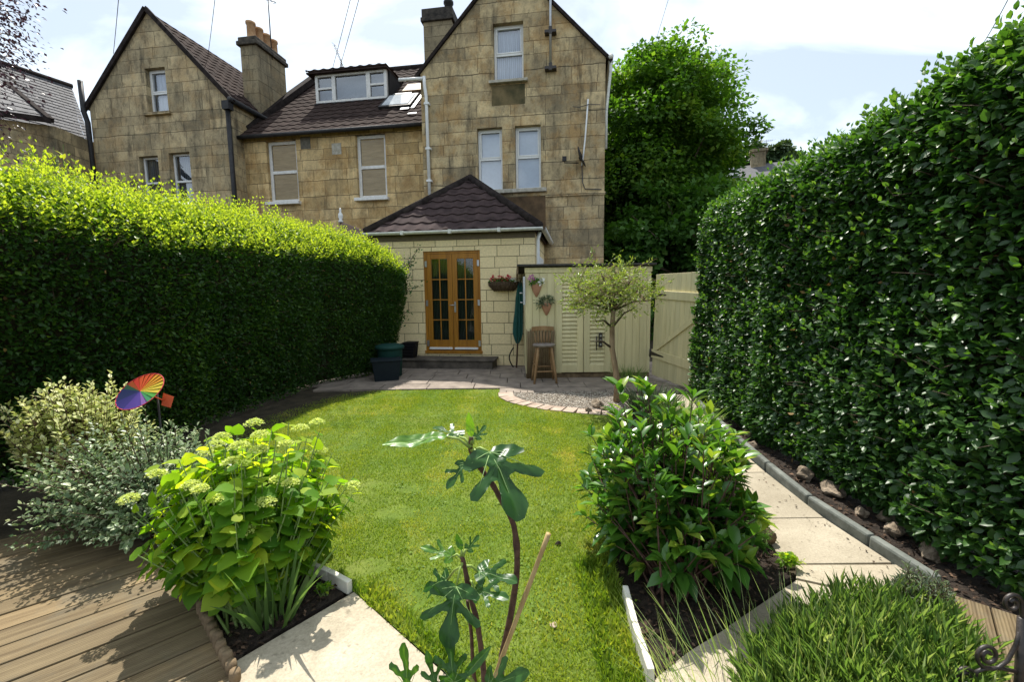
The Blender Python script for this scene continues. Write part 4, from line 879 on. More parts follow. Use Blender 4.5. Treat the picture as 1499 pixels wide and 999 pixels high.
for (l0, l1, right) in ((.765, 1.235, False), (1.245, 1.715, True)):
    L = MB(); z0, z1 = .11, 1.76; st = .105
    L.box(l0, l0 + st, 7.535, 7.575, z0, z1, rs.random()); L.box(l1 - st, l1, 7.535, 7.575, z0, z1, rs.random()); L.box(l0 + st, l1 - st, 7.536, 7.574, z1 - .12, z1, rs.random()); L.box(l0 + st, l1 - st, 7.536, 7.574, z0, z0 + .13, rs.random())
    leaf = L.build('door_leaf', M['cream'], shed, soff, bevel=.003)
    L = MB(); zz_ = z0 + .13
    while zz_ < z1 - .13:
        L.add([(l0 + st, 7.541, zz_), (l1 - st, 7.541, zz_), (l1 - st, 7.575, zz_ + .078), (l0 + st, 7.575, zz_ + .078), (l0 + st, 7.549, zz_ - .004), (l1 - st, 7.549, zz_ - .004), (l1 - st, 7.583, zz_ + .074), (l0 + st, 7.583, zz_ + .074)],
              [(0, 1, 2, 3), (7, 6, 5, 4), (4, 5, 1, 0), (3, 2, 6, 7), (0, 3, 7, 4), (1, 5, 6, 2)], rs.random()); zz_ += .0705
    L.build('louvre', M['cream'], leaf, soff)
    if right:
        g = MB(); g.box(1.50, 1.56, 7.50, 7.534, .55, .80); g.box(1.452, 1.464, 7.49, 7.50, .50, .74); g.tube([(1.458, 7.53, .74), (1.458, 7.495, .74), (1.458, 7.495, .52)], .009, 6)
        g.build('latch', M['iron'], leaf, soff)
        g = MB()
        for zz_ in (.60, .675, .75): g.lathe([(.018, 0), (.018, .004)], (0, 0, 0), 10); 
        g.v = []; g.f = []; g.t = []; g.sm = []
        for zz_ in (.60, .675, .75): g.box(1.516, 1.544, 7.494, 7.4985, zz_ - .016, zz_ + .016)
        g.build('latch_plate', M['alu'], leaf, soff)
    else:
        g = MB(); g.box(1.17, 1.23, 7.52, 7.534, 1.18, 1.25); g.build('lock', M['alu'], leaf, soff)
# hook strip at the shed's corner
s = MB(); s.box(.20, .235, 7.50, 7.56, 1.30, 1.78); s.tube([(.2, 7.52, 1.5), (.14, 7.5, 1.5)], .012, 6); s.tube([(.2, 7.52, 1.34), (.15, 7.5, 1.34)], .012, 6); s.build('tool_hook', M['alu'], shed, soff)
# reed screen
rs_ = MB()
for k in range(40): rs_.tube([(k * .0122 + rs.uniform(-.003, .003), rs.uniform(-.004, .004), 0), (k * .0122 + rs.uniform(-.006, .006), rs.uniform(-.004, .004), .86 + rs.uniform(-.03, .02))], .0065, 5, tint=rs.random())
o = rs_.build('reed_screen', M['reed']); o.location = (.255, 7.515, .012); tag(o, 'brown reed screen standing against the shed behind the bar stool', 'screen')
# wall pots
def wallpot(loc, label, kind):
    t = thing('wall_pot', label, 'plant pot', loc, group='terracotta pots on the shed')
    s = MB(); n_ = 12; vs = []
    for r, z in [(.012, -.13), (.05, -.06), (.075, 0), (.088, .04), (.092, .085)]:
        for j in range(n_): 
            a = PI + PI * j / (n_ - 1); vs.append((r * math.cos(a), r * math.sin(a) * .95, z))
    s.add(vs, [(i * n_ + j, i * n_ + j + 1, (i + 1) * n_ + j + 1, (i + 1) * n_ + j) for i in range(4) for j in range(n_ - 1)] + [tuple(4 * n_ + j for j in range(n_))] + [tuple(i * n_ for i in range(5)) + tuple(i * n_ + n_ - 1 for i in range(4, -1, -1))]); s.build('pot', M['terracotta'], t)
    if kind == 0:
        puff('foliage', M['lf_bay'], t, (0, -.05, .12), (.11, .06, .06), 120, .04)
        puff('flower', M['petal_pink'], t, (-.09, -.07, .19), (.05, .05, .05), 40, .03, .9); puff('flower', M['petal_white'], t, (.09, -.09, .13), (.05, .04, .06), 40, .032, .9)
    else:
        puff('foliage', M['lf_ros'], t, (0, -.05, .13), (.12, .07, .08), 190, .05, .3)
        P = np.array([[-.05, -.06, .1]] * 60); d = np.column_stack([rng.uniform(-1, -.2, 60), rng.normal(-.2, .2, 60), rng.uniform(-.7, .3, 60)])
        leafmesh('trailing_leaves', M['lf_ros'], P + d * rng.random((60, 1)) * .17, d, rdir(rng, 60), .05, .3, rng.random(60), T_LEAF4, t)
    return t
wallpot((.43, 7.555, 1.56), 'terracotta wall pot with pink and white flowers, upper of two on the shed', 0)
wallpot((.60, 7.555, 1.24), 'terracotta wall pot with trailing grey green plant, lower of two on the shed', 1)
# bar stool
stl = thing('bar_stool', 'old wooden bar stool with spindle back in front of the shed', 'stool', (.53, 7.22, .012), R_(4))
s = MB(); s.lathe([(.05, .60), (.165, .602), (.185, .615), (.19, .63), (.18, .645), (.12, .64), (.01, .635)], n=28, sy=.93); s.build('seat', M['stoolseat'], stl)
for sx_, sy_ in ((-1, -1), (1, -1), (-1, 1), (1, 1)):
    s = MB(); s.tube([(sx_ * .185, sy_ * .165, 0), (sx_ * .16, sy_ * .14, .2), (sx_ * .13, sy_ * .115, .42), (sx_ * .105, sy_ * .09, .61)], [.017, .023, .024, .019], 10); s.build('leg', M['stoolwood'], stl)
s = MB()
for p, q in (((-.16, -.14, .2), (.16, -.14, .2)), ((-.155, .135, .24), (.155, .135, .24)), ((-.155, -.135, .30), (-.155, .135, .30)), ((.155, -.135, .30), (.155, .135, .30))): s.tube([p, q], .012, 8)
s.build('stretcher', M['stoolwood'], stl)
for k in range(6):
    f = k / 5 - .5; s = MB(); s.tube([(f * .24, .13, .64), (f * .25, .155, .72), (f * .28, .175, .86)], [.008, .013, .008], 8); s.build('spindle', M['stoolwood'], stl)
s = MB(); vs = []
for k in range(11):
    f = k / 10 - .5; y = .175 - .16 * f * f
    for dy, dz in ((-.014, 0), (.014, 0), (.014, .075), (-.014, .075)): vs.append((f * .38, y + dy, .855 + dz - .05 * f * f))
s.add(vs, [(i * 4 + j, i * 4 + (j + 1) % 4, (i + 1) * 4 + (j + 1) % 4, (i + 1) * 4 + j) for i in range(10) for j in range(4)] + [(3, 2, 1, 0), (40, 41, 42, 43)]); s.build('back_rail', M['stoolwood'], stl, bevel=.006)
# gate: local x along its length from the hinge, sagging a little
gv = Vector((2.72 - 2.43, 6.22 - 7.52, 0)); gl = gv.length; ga = math.atan2(gv.y, gv.x)
gt = thing('garden_gate', 'cream boarded gate with diagonal brace standing beside the shed', 'gate', (2.43, 7.52, .03), ga)
gt.rotation_euler = (0, R_(2.3), ga)
bw_ = gl / 11
for k in range(11):
    s = MB(); s.box(k * bw_ + .002, (k + 1) * bw_ - .002, 0, .022, .03 + rs.uniform(0, .012), 1.76 + .035 * k / 10, rs.random()); s.build('board', M['cream'], gt, bevel=.003)
for z0, z1, nm in ((.34, .48, 'rail'), (1.36, 1.49, 'rail')):
    s = MB(); s.box(.0, gl, -.026, -.002, z0, z1, rs.random()); s.build(nm, M['cream'], gt, bevel=.003)
s = MB(); s.add([(.06, -.0255, .485), (.16, -.0255, .485), (gl, -.0255, 1.19), (gl, -.0255, 1.30), (.06, -.002, .485), (.16, -.002, .485), (gl, -.002, 1.19), (gl, -.002, 1.30)], [(0, 1, 2, 3), (7, 6, 5, 4), (0, 4, 5, 1), (1, 5, 6, 2), (2, 6, 7, 3), (3, 7, 4, 0)]); s.build('brace', M['cream'], gt)
for z in (.41, 1.425):
    s = MB(); s.add([(-.03, -.031, z - .04), (.05, -.031, z - .03), (.38, -.031, z - .008), (.38, -.031, z + .008), (.05, -.031, z + .03), (-.03, -.031, z + .04)] + [(-.03, -.0265, z - .04), (.05, -.0265, z - .03), (.38, -.0265, z - .008), (.38, -.0265, z + .008), (.05, -.0265, z + .03), (-.03, -.0265, z + .04)],
        [(0, 1, 2, 3, 4, 5), (11, 10, 9, 8, 7, 6)] + [(i, (i + 1) % 6 + 0 if False else i + 6, (i + 1) % 6 + 6, (i + 1) % 6) for i in range(6)]); s.tube([(-.035, -.03, z - .07), (-.035, -.03, z + .07)], .014, 8); s.build('hinge', M['iron'], gt)

# ================================================================== HEDGES
def hedge(name, label, curve, prof, side, mat, n, size, asp, seed, core_in, tpl, up_bias, tintf, bump_amp=.06, depth=.07):
    """curve: front line; prof: (distance outwards from the front line, height); side +1/-1 gives the outward side"""
    rng = np.random.default_rng(seed); C = np.array(curve, float); Pf = np.array(prof, float)
    seg = np.linalg.norm(np.diff(C, axis=0), axis=1); cl = np.concatenate([[0], np.cumsum(seg)]); Ltot = cl[-1]
    ps = np.linalg.norm(np.diff(Pf, axis=0), axis=1); pl_ = np.concatenate([[0], np.cumsum(ps)]); Lp = pl_[-1]
    def cpos(u):
        x = np.interp(u, cl, C[:, 0]); y = np.interp(u, cl, C[:, 1]); e = .25
        dx_ = np.interp(np.minimum(u + e, Ltot), cl, C[:, 0]) - np.interp(np.maximum(u - e, 0), cl, C[:, 0]); dy_ = np.interp(np.minimum(u + e, Ltot), cl, C[:, 1]) - np.interp(np.maximum(u - e, 0), cl, C[:, 1])
        t = unit(np.column_stack([dx_, dy_])); nn = np.column_stack([t[:, 1], -t[:, 0]]) * side; hs = np.interp(u, cl, [c[2] if len(c) > 2 else 1 for c in curve]) if len(curve[0]) > 2 else np.ones_like(u)
        return x, y, t, nn, hs
    def surf(u, v):
        x, y, t, nn, hs = cpos(u); o_ = np.interp(v, pl_, Pf[:, 0]); z = np.interp(v, pl_, Pf[:, 1]) * hs
        e = .06; do = np.interp(v + e, pl_, Pf[:, 0]) - np.interp(v - e, pl_, Pf[:, 0]); dz = np.interp(v + e, pl_, Pf[:, 1]) - np.interp(v - e, pl_, Pf[:, 1])
        ln = np.maximum(np.hypot(do, dz), 1e-6); a, b_ = dz / ln, -do / ln
        P = np.column_stack([x + nn[:, 0] * o_, y + nn[:, 1] * o_, z]); Nn = np.column_stack([nn[:, 0] * a, nn[:, 1] * a, b_])
        return P, unit(Nn), np.column_stack([t, np.zeros(len(t))])
    root = thing(name, label, 'hedge', (float(C[len(C) // 2][0]), float(C[len(C) // 2][1]), 0)); off_ = np.array([C[len(C) // 2][0], C[len(C) // 2][1], 0])
    # solid dark core added inside to block light, in place of branches
    nu, nv = 60, len(prof); us = np.linspace(.05, Ltot - .05, nu); verts = []
    for u in us:
        P, Nn, _ = surf(np.full(nv, u), pl_); P = P - Nn * core_in; P[:, 2] = np.maximum(P[:, 2], .0); verts += list(map(tuple, P))
    cm = MB(); cm.add(verts, [(i * nv + j, i * nv + j + 1, (i + 1) * nv + j + 1, (i + 1) * nv + j) for i in range(nu - 1) for j in range(nv - 1)] + [tuple(range(nv)), tuple((nu - 1) * nv + j for j in range(nv))], .5)
    cm.build('branches', M['twig'], root, off_)
    # the sampled surface: end caps are included by letting u run past the ends and pulling those points round
    u = rng.uniform(0, Ltot, n); v = rng.uniform(0, Lp, n); P, Nn, Tt = surf(u, v)
    ne = int(n * .10); ue = np.where(rng.random(ne) < .75, Ltot, 0.0); ve = rng.uniform(0, Lp, ne); Pe, Ne, Te = surf(ue, ve)
    mid = Pf.mean(axis=0); f = rng.random((ne, 1)) ** .6
    xm, ym, t_, nn_, hs_ = cpos(ue); cc = np.column_stack([xm + nn_[:, 0] * mid[0], ym + nn_[:, 1] * mid[0], np.full(ne, mid[1])]); Pe = cc + (Pe - cc) * f
    Ne = Te * np.where(ue > 1, 1, -1)[:, None]
    P = np.concatenate([P, Pe]); Nn = np.concatenate([Nn, Ne])
    lump = wob(P * [1, 1, .45], 3.0, seed) * .6 + wob(P, 6.5, seed + 1) * .4
    inward = rng.exponential(depth, len(P)); P = P + Nn * (lump * bump_amp - inward + .02)[:, None]
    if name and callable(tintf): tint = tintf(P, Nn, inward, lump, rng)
    P[:, 2] = np.maximum(P[:, 2], .03)
    k = len(P)
    tip = Nn * .9 + rdir(rng, k) * 1.0 + np.array([0, 0, up_bias]); nr = Nn * .5 + np.array([0, 0, .8]) + rdir(rng, k) * .75
    szs = size * rng.uniform(.45, 1.3, k)
    return root, off_, (P, tip, nr, szs, tint, rng, surf, Ltot, Lp, pl_)
def finish_hedge(root, off_, data, mat, asp, tpl, sprigs):
    P, tip, nr, szs, tint, rng = data[:6]
    if len(sprigs[0]):
        P = np.concatenate([P, sprigs[0]]); tip = np.concatenate([tip, sprigs[1]]); nr = np.concatenate([nr, sprigs[2]]); szs = np.concatenate([szs, sprigs[3]]); tint = np.concatenate([tint, sprigs[4]])
    leafmesh('foliage', mat, P, tip, nr, szs, asp, tint, tpl, root, off_)
def make_sprigs(rng, base, dirs, L, per, size, tmean):
    n = len(base); pos = []; tp = []; nr = []; sz = []; ti = []
    for k in range(per):
        f = (k + 1) / per; lift = dirs * (L * f)[:, None] + np.column_stack([rng.normal(0, .015, n), rng.normal(0, .015, n), np.zeros(n)])
        for sgn in (0, 1):
            a = rng.uniform(0, 2 * PI, n); rad = np.column_stack([np.cos(a), np.sin(a), np.zeros(n)])
            pos.append(base + lift); tp.append(rad * (1.1 - .6 * f) + dirs * (.5 + .7 * f)); nr.append(dirs + rdir(rng, n) * .3); sz.append(size * rng.uniform(.7, 1.2, n) * (1.05 - .35 * f)); ti.append(tmean + .25 * f + rng.normal(0, .1, n))
    return [np.concatenate(x) for x in (pos, tp, nr, sz, ti)]
M['lf_dead'] = leafmat('dead_leaf', [(0, (.09, .05, .02)), (1, (.28, .19, .07))], (1.3, 1.2, .8), .7, .2, .2)
def hedge_bits(root, off_, surf, Ltot, Lp, seed, nd, nt_, size):
    rng = np.random.default_rng(seed); u = rng.uniform(0, Ltot, nd); v = rng.uniform(0, Lp * .62, nd); P, Nn, Tt = surf(u, v); keep = wob(P, 2.2, seed) + rng.normal(0, .3, nd) > .1; P, Nn = P[keep], Nn[keep]; k = len(P)
    o_ = leafmesh('dead_leaves', M['lf_dead'], P - Nn * rng.uniform(-.05, .06, (k, 1)), Nn * .6 + rdir(rng, k), Nn * .5 + rdir(rng, k), size * rng.uniform(.5, 1.1, k), .6, rng.random(k), T_LEAF8, root, off_); o_['kind'] = 'stuff'
    u = rng.uniform(0, Ltot, nt_); v = rng.uniform(0, Lp * .55, nt_); P, Nn, Tt = surf(u, v); s = MB()
    for i in range(nt_):
        a = P[i] - Nn[i] * .08; b = P[i] + Nn[i] * rng.uniform(.02, .09) + rng.normal(0, .05, 3) + [0, 0, .06]; s.tube([a - off_, (a + b) / 2 + rng.normal(0, .012, 3) - off_, b - off_], [.004, .003, .0015], 4, caps=False)
    s.build('twigs', M['bark'], root, smooth=False)['kind'] = 'stuff'
def tint_left(P, Nn, inw, lump, rng): return .35 + .16 * lump + rng.normal(0, .12, len(P)) + np.clip(Nn[:, 2], 0, 1) * .36 - inw * .8  # sunlight and new growth put into the tint of upward-facing leaves
CL = [(-3.75, 1.6, .96), (-3.72, 3.05, .97), (-3.36, 4.1, .945), (-3.05, 5.6, .97), (-2.84, 7.0, .99), (-2.30, 7.85, .96), (-2.02, 8.5, .90)]
PLf = [(-.42, .03), (-.34, .5), (-.16, 1.1), (-.03, 1.7), (0, 2.05), (-.09, 2.22), (-.30, 2.42), (-.62, 2.58), (-1.0, 2.62), (-1.3, 2.45), (-1.4, 1.9)]
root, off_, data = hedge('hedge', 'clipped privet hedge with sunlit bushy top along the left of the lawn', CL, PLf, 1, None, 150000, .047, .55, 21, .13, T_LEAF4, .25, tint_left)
rng = data[5]; surf, Ltot, Lp, pl_ = data[6:]
ns = 3600; u = rng.uniform(0, Ltot, ns); v = rng.uniform(pl_[4], pl_[9], ns); B, Nb, _ = surf(u, v); dirs = unit(Nb * .5 + [0, 0, 1.0] + rdir(rng, ns) * .35)
sp = make_sprigs(rng, B, dirs, rng.uniform(.05, .24, ns) * (1 + .7 * wob(B, 2.0, 3.)) * np.interp(B[:, 1], [2, 6, 8], [1.35, 1.0, .8]), 5, .048, .78)
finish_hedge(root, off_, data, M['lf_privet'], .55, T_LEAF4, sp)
hedge_bits(root, off_, surf, Ltot, Lp, 76, 700, 420, .04)
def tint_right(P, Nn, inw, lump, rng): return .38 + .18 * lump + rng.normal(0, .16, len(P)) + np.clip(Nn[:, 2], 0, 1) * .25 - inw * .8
CR = [(2.44, .6, 1.07), (2.38, 1.4, 1.045), (2.37, 2.4, 1.005), (2.40, 3.6, .965), (2.50, 5.0, .965), (2.56, 5.95, .955)]
PRf = [(-.05, .05), (.05, .2), (.05, .9), (0, 1.6), (.02, 2.2), (0, 2.5), (-.07, 2.62), (-.35, 2.70), (-.8, 2.68), (-1.15, 2.5), (-1.2, 1.8)]
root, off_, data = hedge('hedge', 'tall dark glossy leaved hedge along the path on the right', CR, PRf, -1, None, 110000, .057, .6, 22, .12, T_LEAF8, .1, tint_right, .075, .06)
rng = data[5]; surf, Ltot, Lp, pl_ = data[6:]
ns = 1500; u = rng.uniform(0, Ltot, ns); v = np.where(rng.random(ns) < .6, rng.uniform(pl_[5], pl_[8], ns), rng.uniform(0, pl_[6], ns)); B, Nb, _ = surf(u, v); dirs = unit(Nb * .7 + [0, 0, .9] + rdir(rng, ns) * .5)
sp = make_sprigs(rng, B, dirs, rng.uniform(.05, .18, ns), 4, .055, .62)
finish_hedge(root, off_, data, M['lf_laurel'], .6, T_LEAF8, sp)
hedge_bits(root, off_, surf, Ltot, Lp, 77, 900, 420, .05)
# climber at the end of the left hedge, on the cream wall
rng = np.random.default_rng(31)
cl_ = thing('climbing_plant', 'loose dark green climber on the cream wall at the hedge end', 'climber', (-2.25, 8.75, 0))
s = MB(); LP = []
for (u0, v0, u1, v1) in ((588, 420, 612, 362), (585, 440, 600, 400), (588, 430, 612, 418), (580, 480, 598, 452), (585, 400, 606, 380)):
    p, q = at(u0, v0, 8.7), at(u1, v1, 8.95); pts = [p + (q - p) * f + np.array([.03 * math.sin(f * 7), -.05 * math.sin(f * 3), .02 * math.sin(f * 5)]) for f in np.linspace(0, 1, 8)]
    s.tube([a - np.array([-2.25, 8.75, 0]) for a in pts], .006, 5); LP += [pts[rng.integers(0, 8)] + rng.normal(0, .05, 3) for _ in range(60)]
s.build('stem', M['stem_brown'], cl_)
LP = np.array(LP); leafmesh('foliage', M['lf_bay'], LP, rdir(rng, len(LP)) + [0, -.4, -.3], rdir(rng, len(LP)) + [0, -.8, .5], rng.uniform(.03, .06, len(LP)), .6, rng.random(len(LP)) * .5, T_LEAF8, cl_, (-2.25, 8.75, 0))

# ================================================================== SHRUBS built from shoots
def shrub(name, label, cat, base, cen, rad, nsh, per, size, asp, mat, tpl, seed, stem_mat, stem_r=.005, f0=.35, droop=0.0, out=.8, tm=.5, tvar=.15, tiptint=.3, spread=.16, lift=.15, low=-.35, whorl=False, normup=.9, group=None, spikes=0.0, facing=0.0):
    rng = np.random.default_rng(seed); base = np.array(base, float); cen = np.array(cen, float); rad = np.array(rad, float)
    root = thing(name, label, cat, tuple(base), group=group)
    d = rdir(rng, nsh * 4); d = d[d[:, 2] > low][:nsh]; nsh = len(d)
    lump = 1 + .16 * wob(d * 2.2, 1.0, seed) + rng.normal(0, .05, nsh); r = rng.random(nsh) ** .28
    tips = cen + d * rad * (r * lump)[:, None]; tips[:, 2] += spikes * (rng.random(nsh) ** 4) * (d[:, 2] > .1)
    tips[:, 2] = np.maximum(tips[:, 2], base[2] + .05)
    roots = base + np.column_stack([rng.normal(0, spread * rad[0], nsh), rng.normal(0, spread * rad[1], nsh), np.zeros(nsh)])
    ctrl = roots * .45 + tips * .55 + np.array([0, 0, lift]) * rad[2] + d * [1, 1, 0] * rad * .1
    s = MB()
    for i in range(0, nsh, max(1, nsh // 260)):
        pts = [roots[i] * (1 - f) ** 2 + 2 * ctrl[i] * f * (1 - f) + tips[i] * f * f for f in (0, .25, .5, .75, 1)]
        s.tube([p - base for p in pts], [stem_r * 1.6, stem_r * 1.3, stem_r, stem_r * .8, stem_r * .5], 5, caps=False)
    s.build('stem', stem_mat, root)
    f = f0 + (1 - f0) * (np.arange(per) + rng.random((nsh, per))) / per; f = np.minimum(f, 1.0)
    if whorl: f = np.where(rng.random((nsh, per)) < .5, 1 - .08 * rng.random((nsh, per)), f)
    F = f[..., None]; pos = roots[:, None] * (1 - F) ** 2 + 2 * ctrl[:, None] * F * (1 - F) + tips[:, None] * F ** 2
    tang = unit(2 * (ctrl - roots)[:, None] * (1 - F) + 2 * (tips - ctrl)[:, None] * F).reshape(-1, 3)
    pos = pos.reshape(-1, 3); n = len(pos); side = np.cross(tang, rdir(rng, n)); side = unit(side)
    tip = side * out + tang * (.35 + .9 * (f.reshape(-1, 1) ** 6)) + np.array([0, 0, -droop])
    nr = tang * .6 + np.array([0, 0, normup]) + rdir(rng, n) * .35 + facing * unit((pos - cen) * [1, 1, .3])
    ti = tm + rng.normal(0, tvar, n) + tiptint * (f.reshape(-1) ** 5) + .12 * np.repeat(rng.normal(0, 1, nsh), per)
    sz = size * rng.uniform(.6, 1.2, n) * (1.05 - .35 * f.reshape(-1) ** 8)
    leafmesh('foliage', mat, pos, tip, nr, sz, asp, ti, tpl, root, base)
    return root, tips, rng
# hydrangea
root, tips, rng = shrub('hydrangea', 'lime green hydrangea bush with rounded pale flower heads beside the deck', 'shrub', (-1.22, 1.92, .01), (-1.38, 2.20, .43), (.475, .45, .37), 300, 7, .088, .95, M['lf_hyd'], T_HEART, 41, M['stem_green'], .0045, .40, .6, .9, .38, .2, .38, .10, .10, -.6, normup=.6, facing=.6, spikes=.08)
so = np.argsort(-(tips[:, 2] - .35 * tips[:, 1] + .18 * np.random.default_rng(2).normal(size=len(tips)))); keep = [i for i in so[:120]][::4]
rng2 = np.random.default_rng(4)
base = np.array([-1.22, 1.92, .01])
for i in keep[:36]:
    c = tips[i] + np.array([0, -.02, .03 + .03 * rng2.random()]); R0 = rng2.uniform(.034, .05); n = int(240)
    a = rng2.uniform(0, 2 * PI, n); rr = np.sqrt(rng2.random(n)) * R0; P = c + np.column_stack([rr * np.cos(a), rr * np.sin(a), .5 * R0 * (1 - (rr / R0) ** 2) + rng2.normal(0, .002, n)])
    h = leafmesh('flower_head', M['fl_hyd'], P, rdir(rng2, n) + [0, 0, .5], rdir(rng2, n) * .4 + [0, 0, 1], .011, 1.0, rng2.random(n), T_LEAF4, root, base)
# sword leaves at its foot
def blades(name, label, cat, mat, cen, rad, n, L, wid, seed, lean, tm=.5, parent=None, base_z=.01, curve=.3):
    rng = np.random.default_rng(seed); a = rng.uniform(0, 2 * PI, n); r = np.sqrt(rng.random(n)); cx = cen[0] + rad[0] * r * np.cos(a); cy = cen[1] + rad[1] * r * np.sin(a)
    s = None; seg = 5; Ls = L * rng.uniform(.55, 1.15, n); d = np.column_stack([np.cos(a) * r * lean[0] + rng.normal(0, lean[1], n) + lean[2], np.sin(a) * r * lean[0] + rng.normal(0, lean[1], n) + lean[3], np.ones(n)]); d = unit(d)
    sd = unit(np.cross(d, rdir(rng, n))); V = []; K = 2 * seg + 1
    for k in range(seg + 1):
        f = k / seg; h = np.column_stack([d[:, 0], d[:, 1], np.zeros(n)]); p = np.column_stack([cx, cy, np.full(n, base_z)]) + d * (Ls * f)[:, None] + h * (curve * Ls * f * f)[:, None] - np.array([0, 0, 1]) * (curve * .5 * Ls * f ** 3 * np.linalg.norm(h, axis=1))[:, None]
        w_ = wid * (1 - f ** 2.2) * (.7 + .3 * min(1, f * 4))
        if k < seg: V += [p - sd * w_ / 2, p + sd * w_ / 2]
        else: V += [p]
    V = np.stack(V, axis=1)
    base = np.array([cen[0], cen[1], 0.0]); Vf = (V - base).reshape(-1, 3)
    faces = [(2 * k, 2 * k + 1, 2 * k + 3, 2 * k + 2) for k in range(seg - 1)] + [(2 * seg - 2, 2 * seg - 1, 2 * seg)]
    F = [tuple(i * K + x for x in f) for i in range(n) for f in faces]
    me = bpy.data.meshes.new(name); me.from_pydata(Vf.tolist(), [], F); me.materials.append(mat)
    at_ = me.attributes.new('tint', 'FLOAT', 'POINT'); at_.data.foreach_set('value', np.repeat(np.clip(tm + rng.normal(0, .2, n), 0, 1), K).astype(np.float32)); me.update()
    o = bpy.data.objects.new(name, me); COL.objects.link(o)
    if parent: o.parent = parent
    else:
        o.location = base
        if label: tag(o, label, cat)
    return o
blades('iris_clump', 'upright sword shaped leaves at the foot of the hydrangea', 'plant', M['lf_iris'], (-1.13, 1.86), (.10, .08), 46, .40, .022, 51, (.35, .10, .04, -.05))
# silver pittosporum and gold euonymus
shrub('silver_shrub', 'silvery variegated shrub spilling over the deck edge', 'shrub', (-2.30, 2.75, .01), (-2.32, 2.62, .33), (.66, .50, .40), 620, 20, .036, .62, M['lf_pit'], T_LEAF8, 42, M['stem_brown'], .003, .35, .0, .9, .42, .2, .2, .16, .10, -.6, spikes=.12)
shrub('gold_shrub', 'gold variegated shrub behind the silvery one by the left hedge', 'shrub', (-3.0, 3.0, .01), (-3.06, 3.0, .60), (.42, .32, .34), 340, 20, .05, .6, M['lf_euo'], T_LEAF8, 43, M['stem_brown'], .003, .4, .0, .9, .5, .2, .25, .15, .1, -.5, spikes=.10)
# big glossy shrub on the right
shrub('evergreen_shrub', 'bushy evergreen shrub with long glossy leaves in the right bed', 'shrub', (.84, 2.12, .01), (.87, 2.42, .38), (.46, .55, .44), 330, 10, .122, .46, M['lf_bay'], T_LEAF8, 44, M['stem_brown'], .004, .38, .12, .95, .42, .17, .42, .14, .1, -.55, whorl=True, spikes=.26)
# spiky shoot beside it
t = thing('young_shoot', 'single tall shoot with yellow tip behind the evergreen shrub', 'plant', (1.22, 2.75, .01))
s = MB(); q = at(1021, 592, 2.85) - np.array([1.22, 2.75, .01]); s.tube([(0, 0, 0), (.0, .02, .4), tuple(q)], [.008, .006, .004], 6); s.build('stem', M['stem_brown'], t)
n = 26; fz = rng.uniform(.55, 1, n); P = np.array(q) * fz[:, None]; leafmesh('foliage', M['lf_bay'], P, rdir(rng, n) * [1, 1, .3] + [0, 0, .5], rdir(rng, n) * .3 + [0, 0, 1], .06, .4, .5 + .5 * fz ** 6, T_LEAF8, t)
# herbs between the gravel and the path
blades('herb_clump', 'feathery grey green herb clump beside the olive trunk', 'plant', M['lf_ros'], (1.72, 5.35), (.24, .2), 420, .36, .011, 52, (.55, .2, 0, 0), .5)
blades('herb_clump', 'feathery green herb clump along the path edge behind the evergreen shrub', 'plant', M['lf_lav'], (1.86, 4.55), (.22, .35), 420, .36, .011, 53, (.5, .2, 0, 0), .4)
blades('herb_tuft', 'small herb tuft at the foot of the shed by the gate', 'plant', M['lf_lav'], (1.98, 7.36), (.25, .08), 130, .26, .009, 54, (.5, .3, 0, 0), .5)
shrub('herb_mound', 'low feathery green mound beside the path slab', 'plant', (1.38, 2.5, .01), (1.36, 2.48, .10), (.15, .17, .12), 260, 14, .02, .25, M['lf_lav'], T_LEAF4, 46, M['stem_green'], .0015, .2, 0, .9, .2, .15, .1, .4, .1, 0)
shrub('herb_mound', 'grey lavender bush between the evergreen shrub and the path', 'plant', (1.42, 3.0, .01), (1.45, 3.05, .2), (.22, .28, .24), 220, 14, .035, .22, M['lf_ros'], T_LEAF4, 47, M['stem_brown'], .002, .3, 0, .7, .5, .2, .1, .3, .1, 0, spikes=.1)
shrub('weed_rosette', 'small leafy weed at the corner of the right bed', 'plant', (1.46, 2.2, .02), (1.47, 2.2, .04), (.06, .05, .05), 26, 4, .035, .6, M['lf_hyd'], T_LEAF8, 48, M['stem_green'], .0012, .3, 0, .9, .6, .2, .1, .3, .1, 0)
shrub('weed_rosette', 'small leafy weed beside the white edging in the left bed', 'plant', (-.95, 2.02, .02), (-.95, 2.02, .04), (.035, .03, .04), 18, 4, .026, .6, M['lf_hyd'], T_LEAF8, 49, M['stem_green'], .0012, .3, 0, .9, .4, .2, .1, .3, .1, 0)
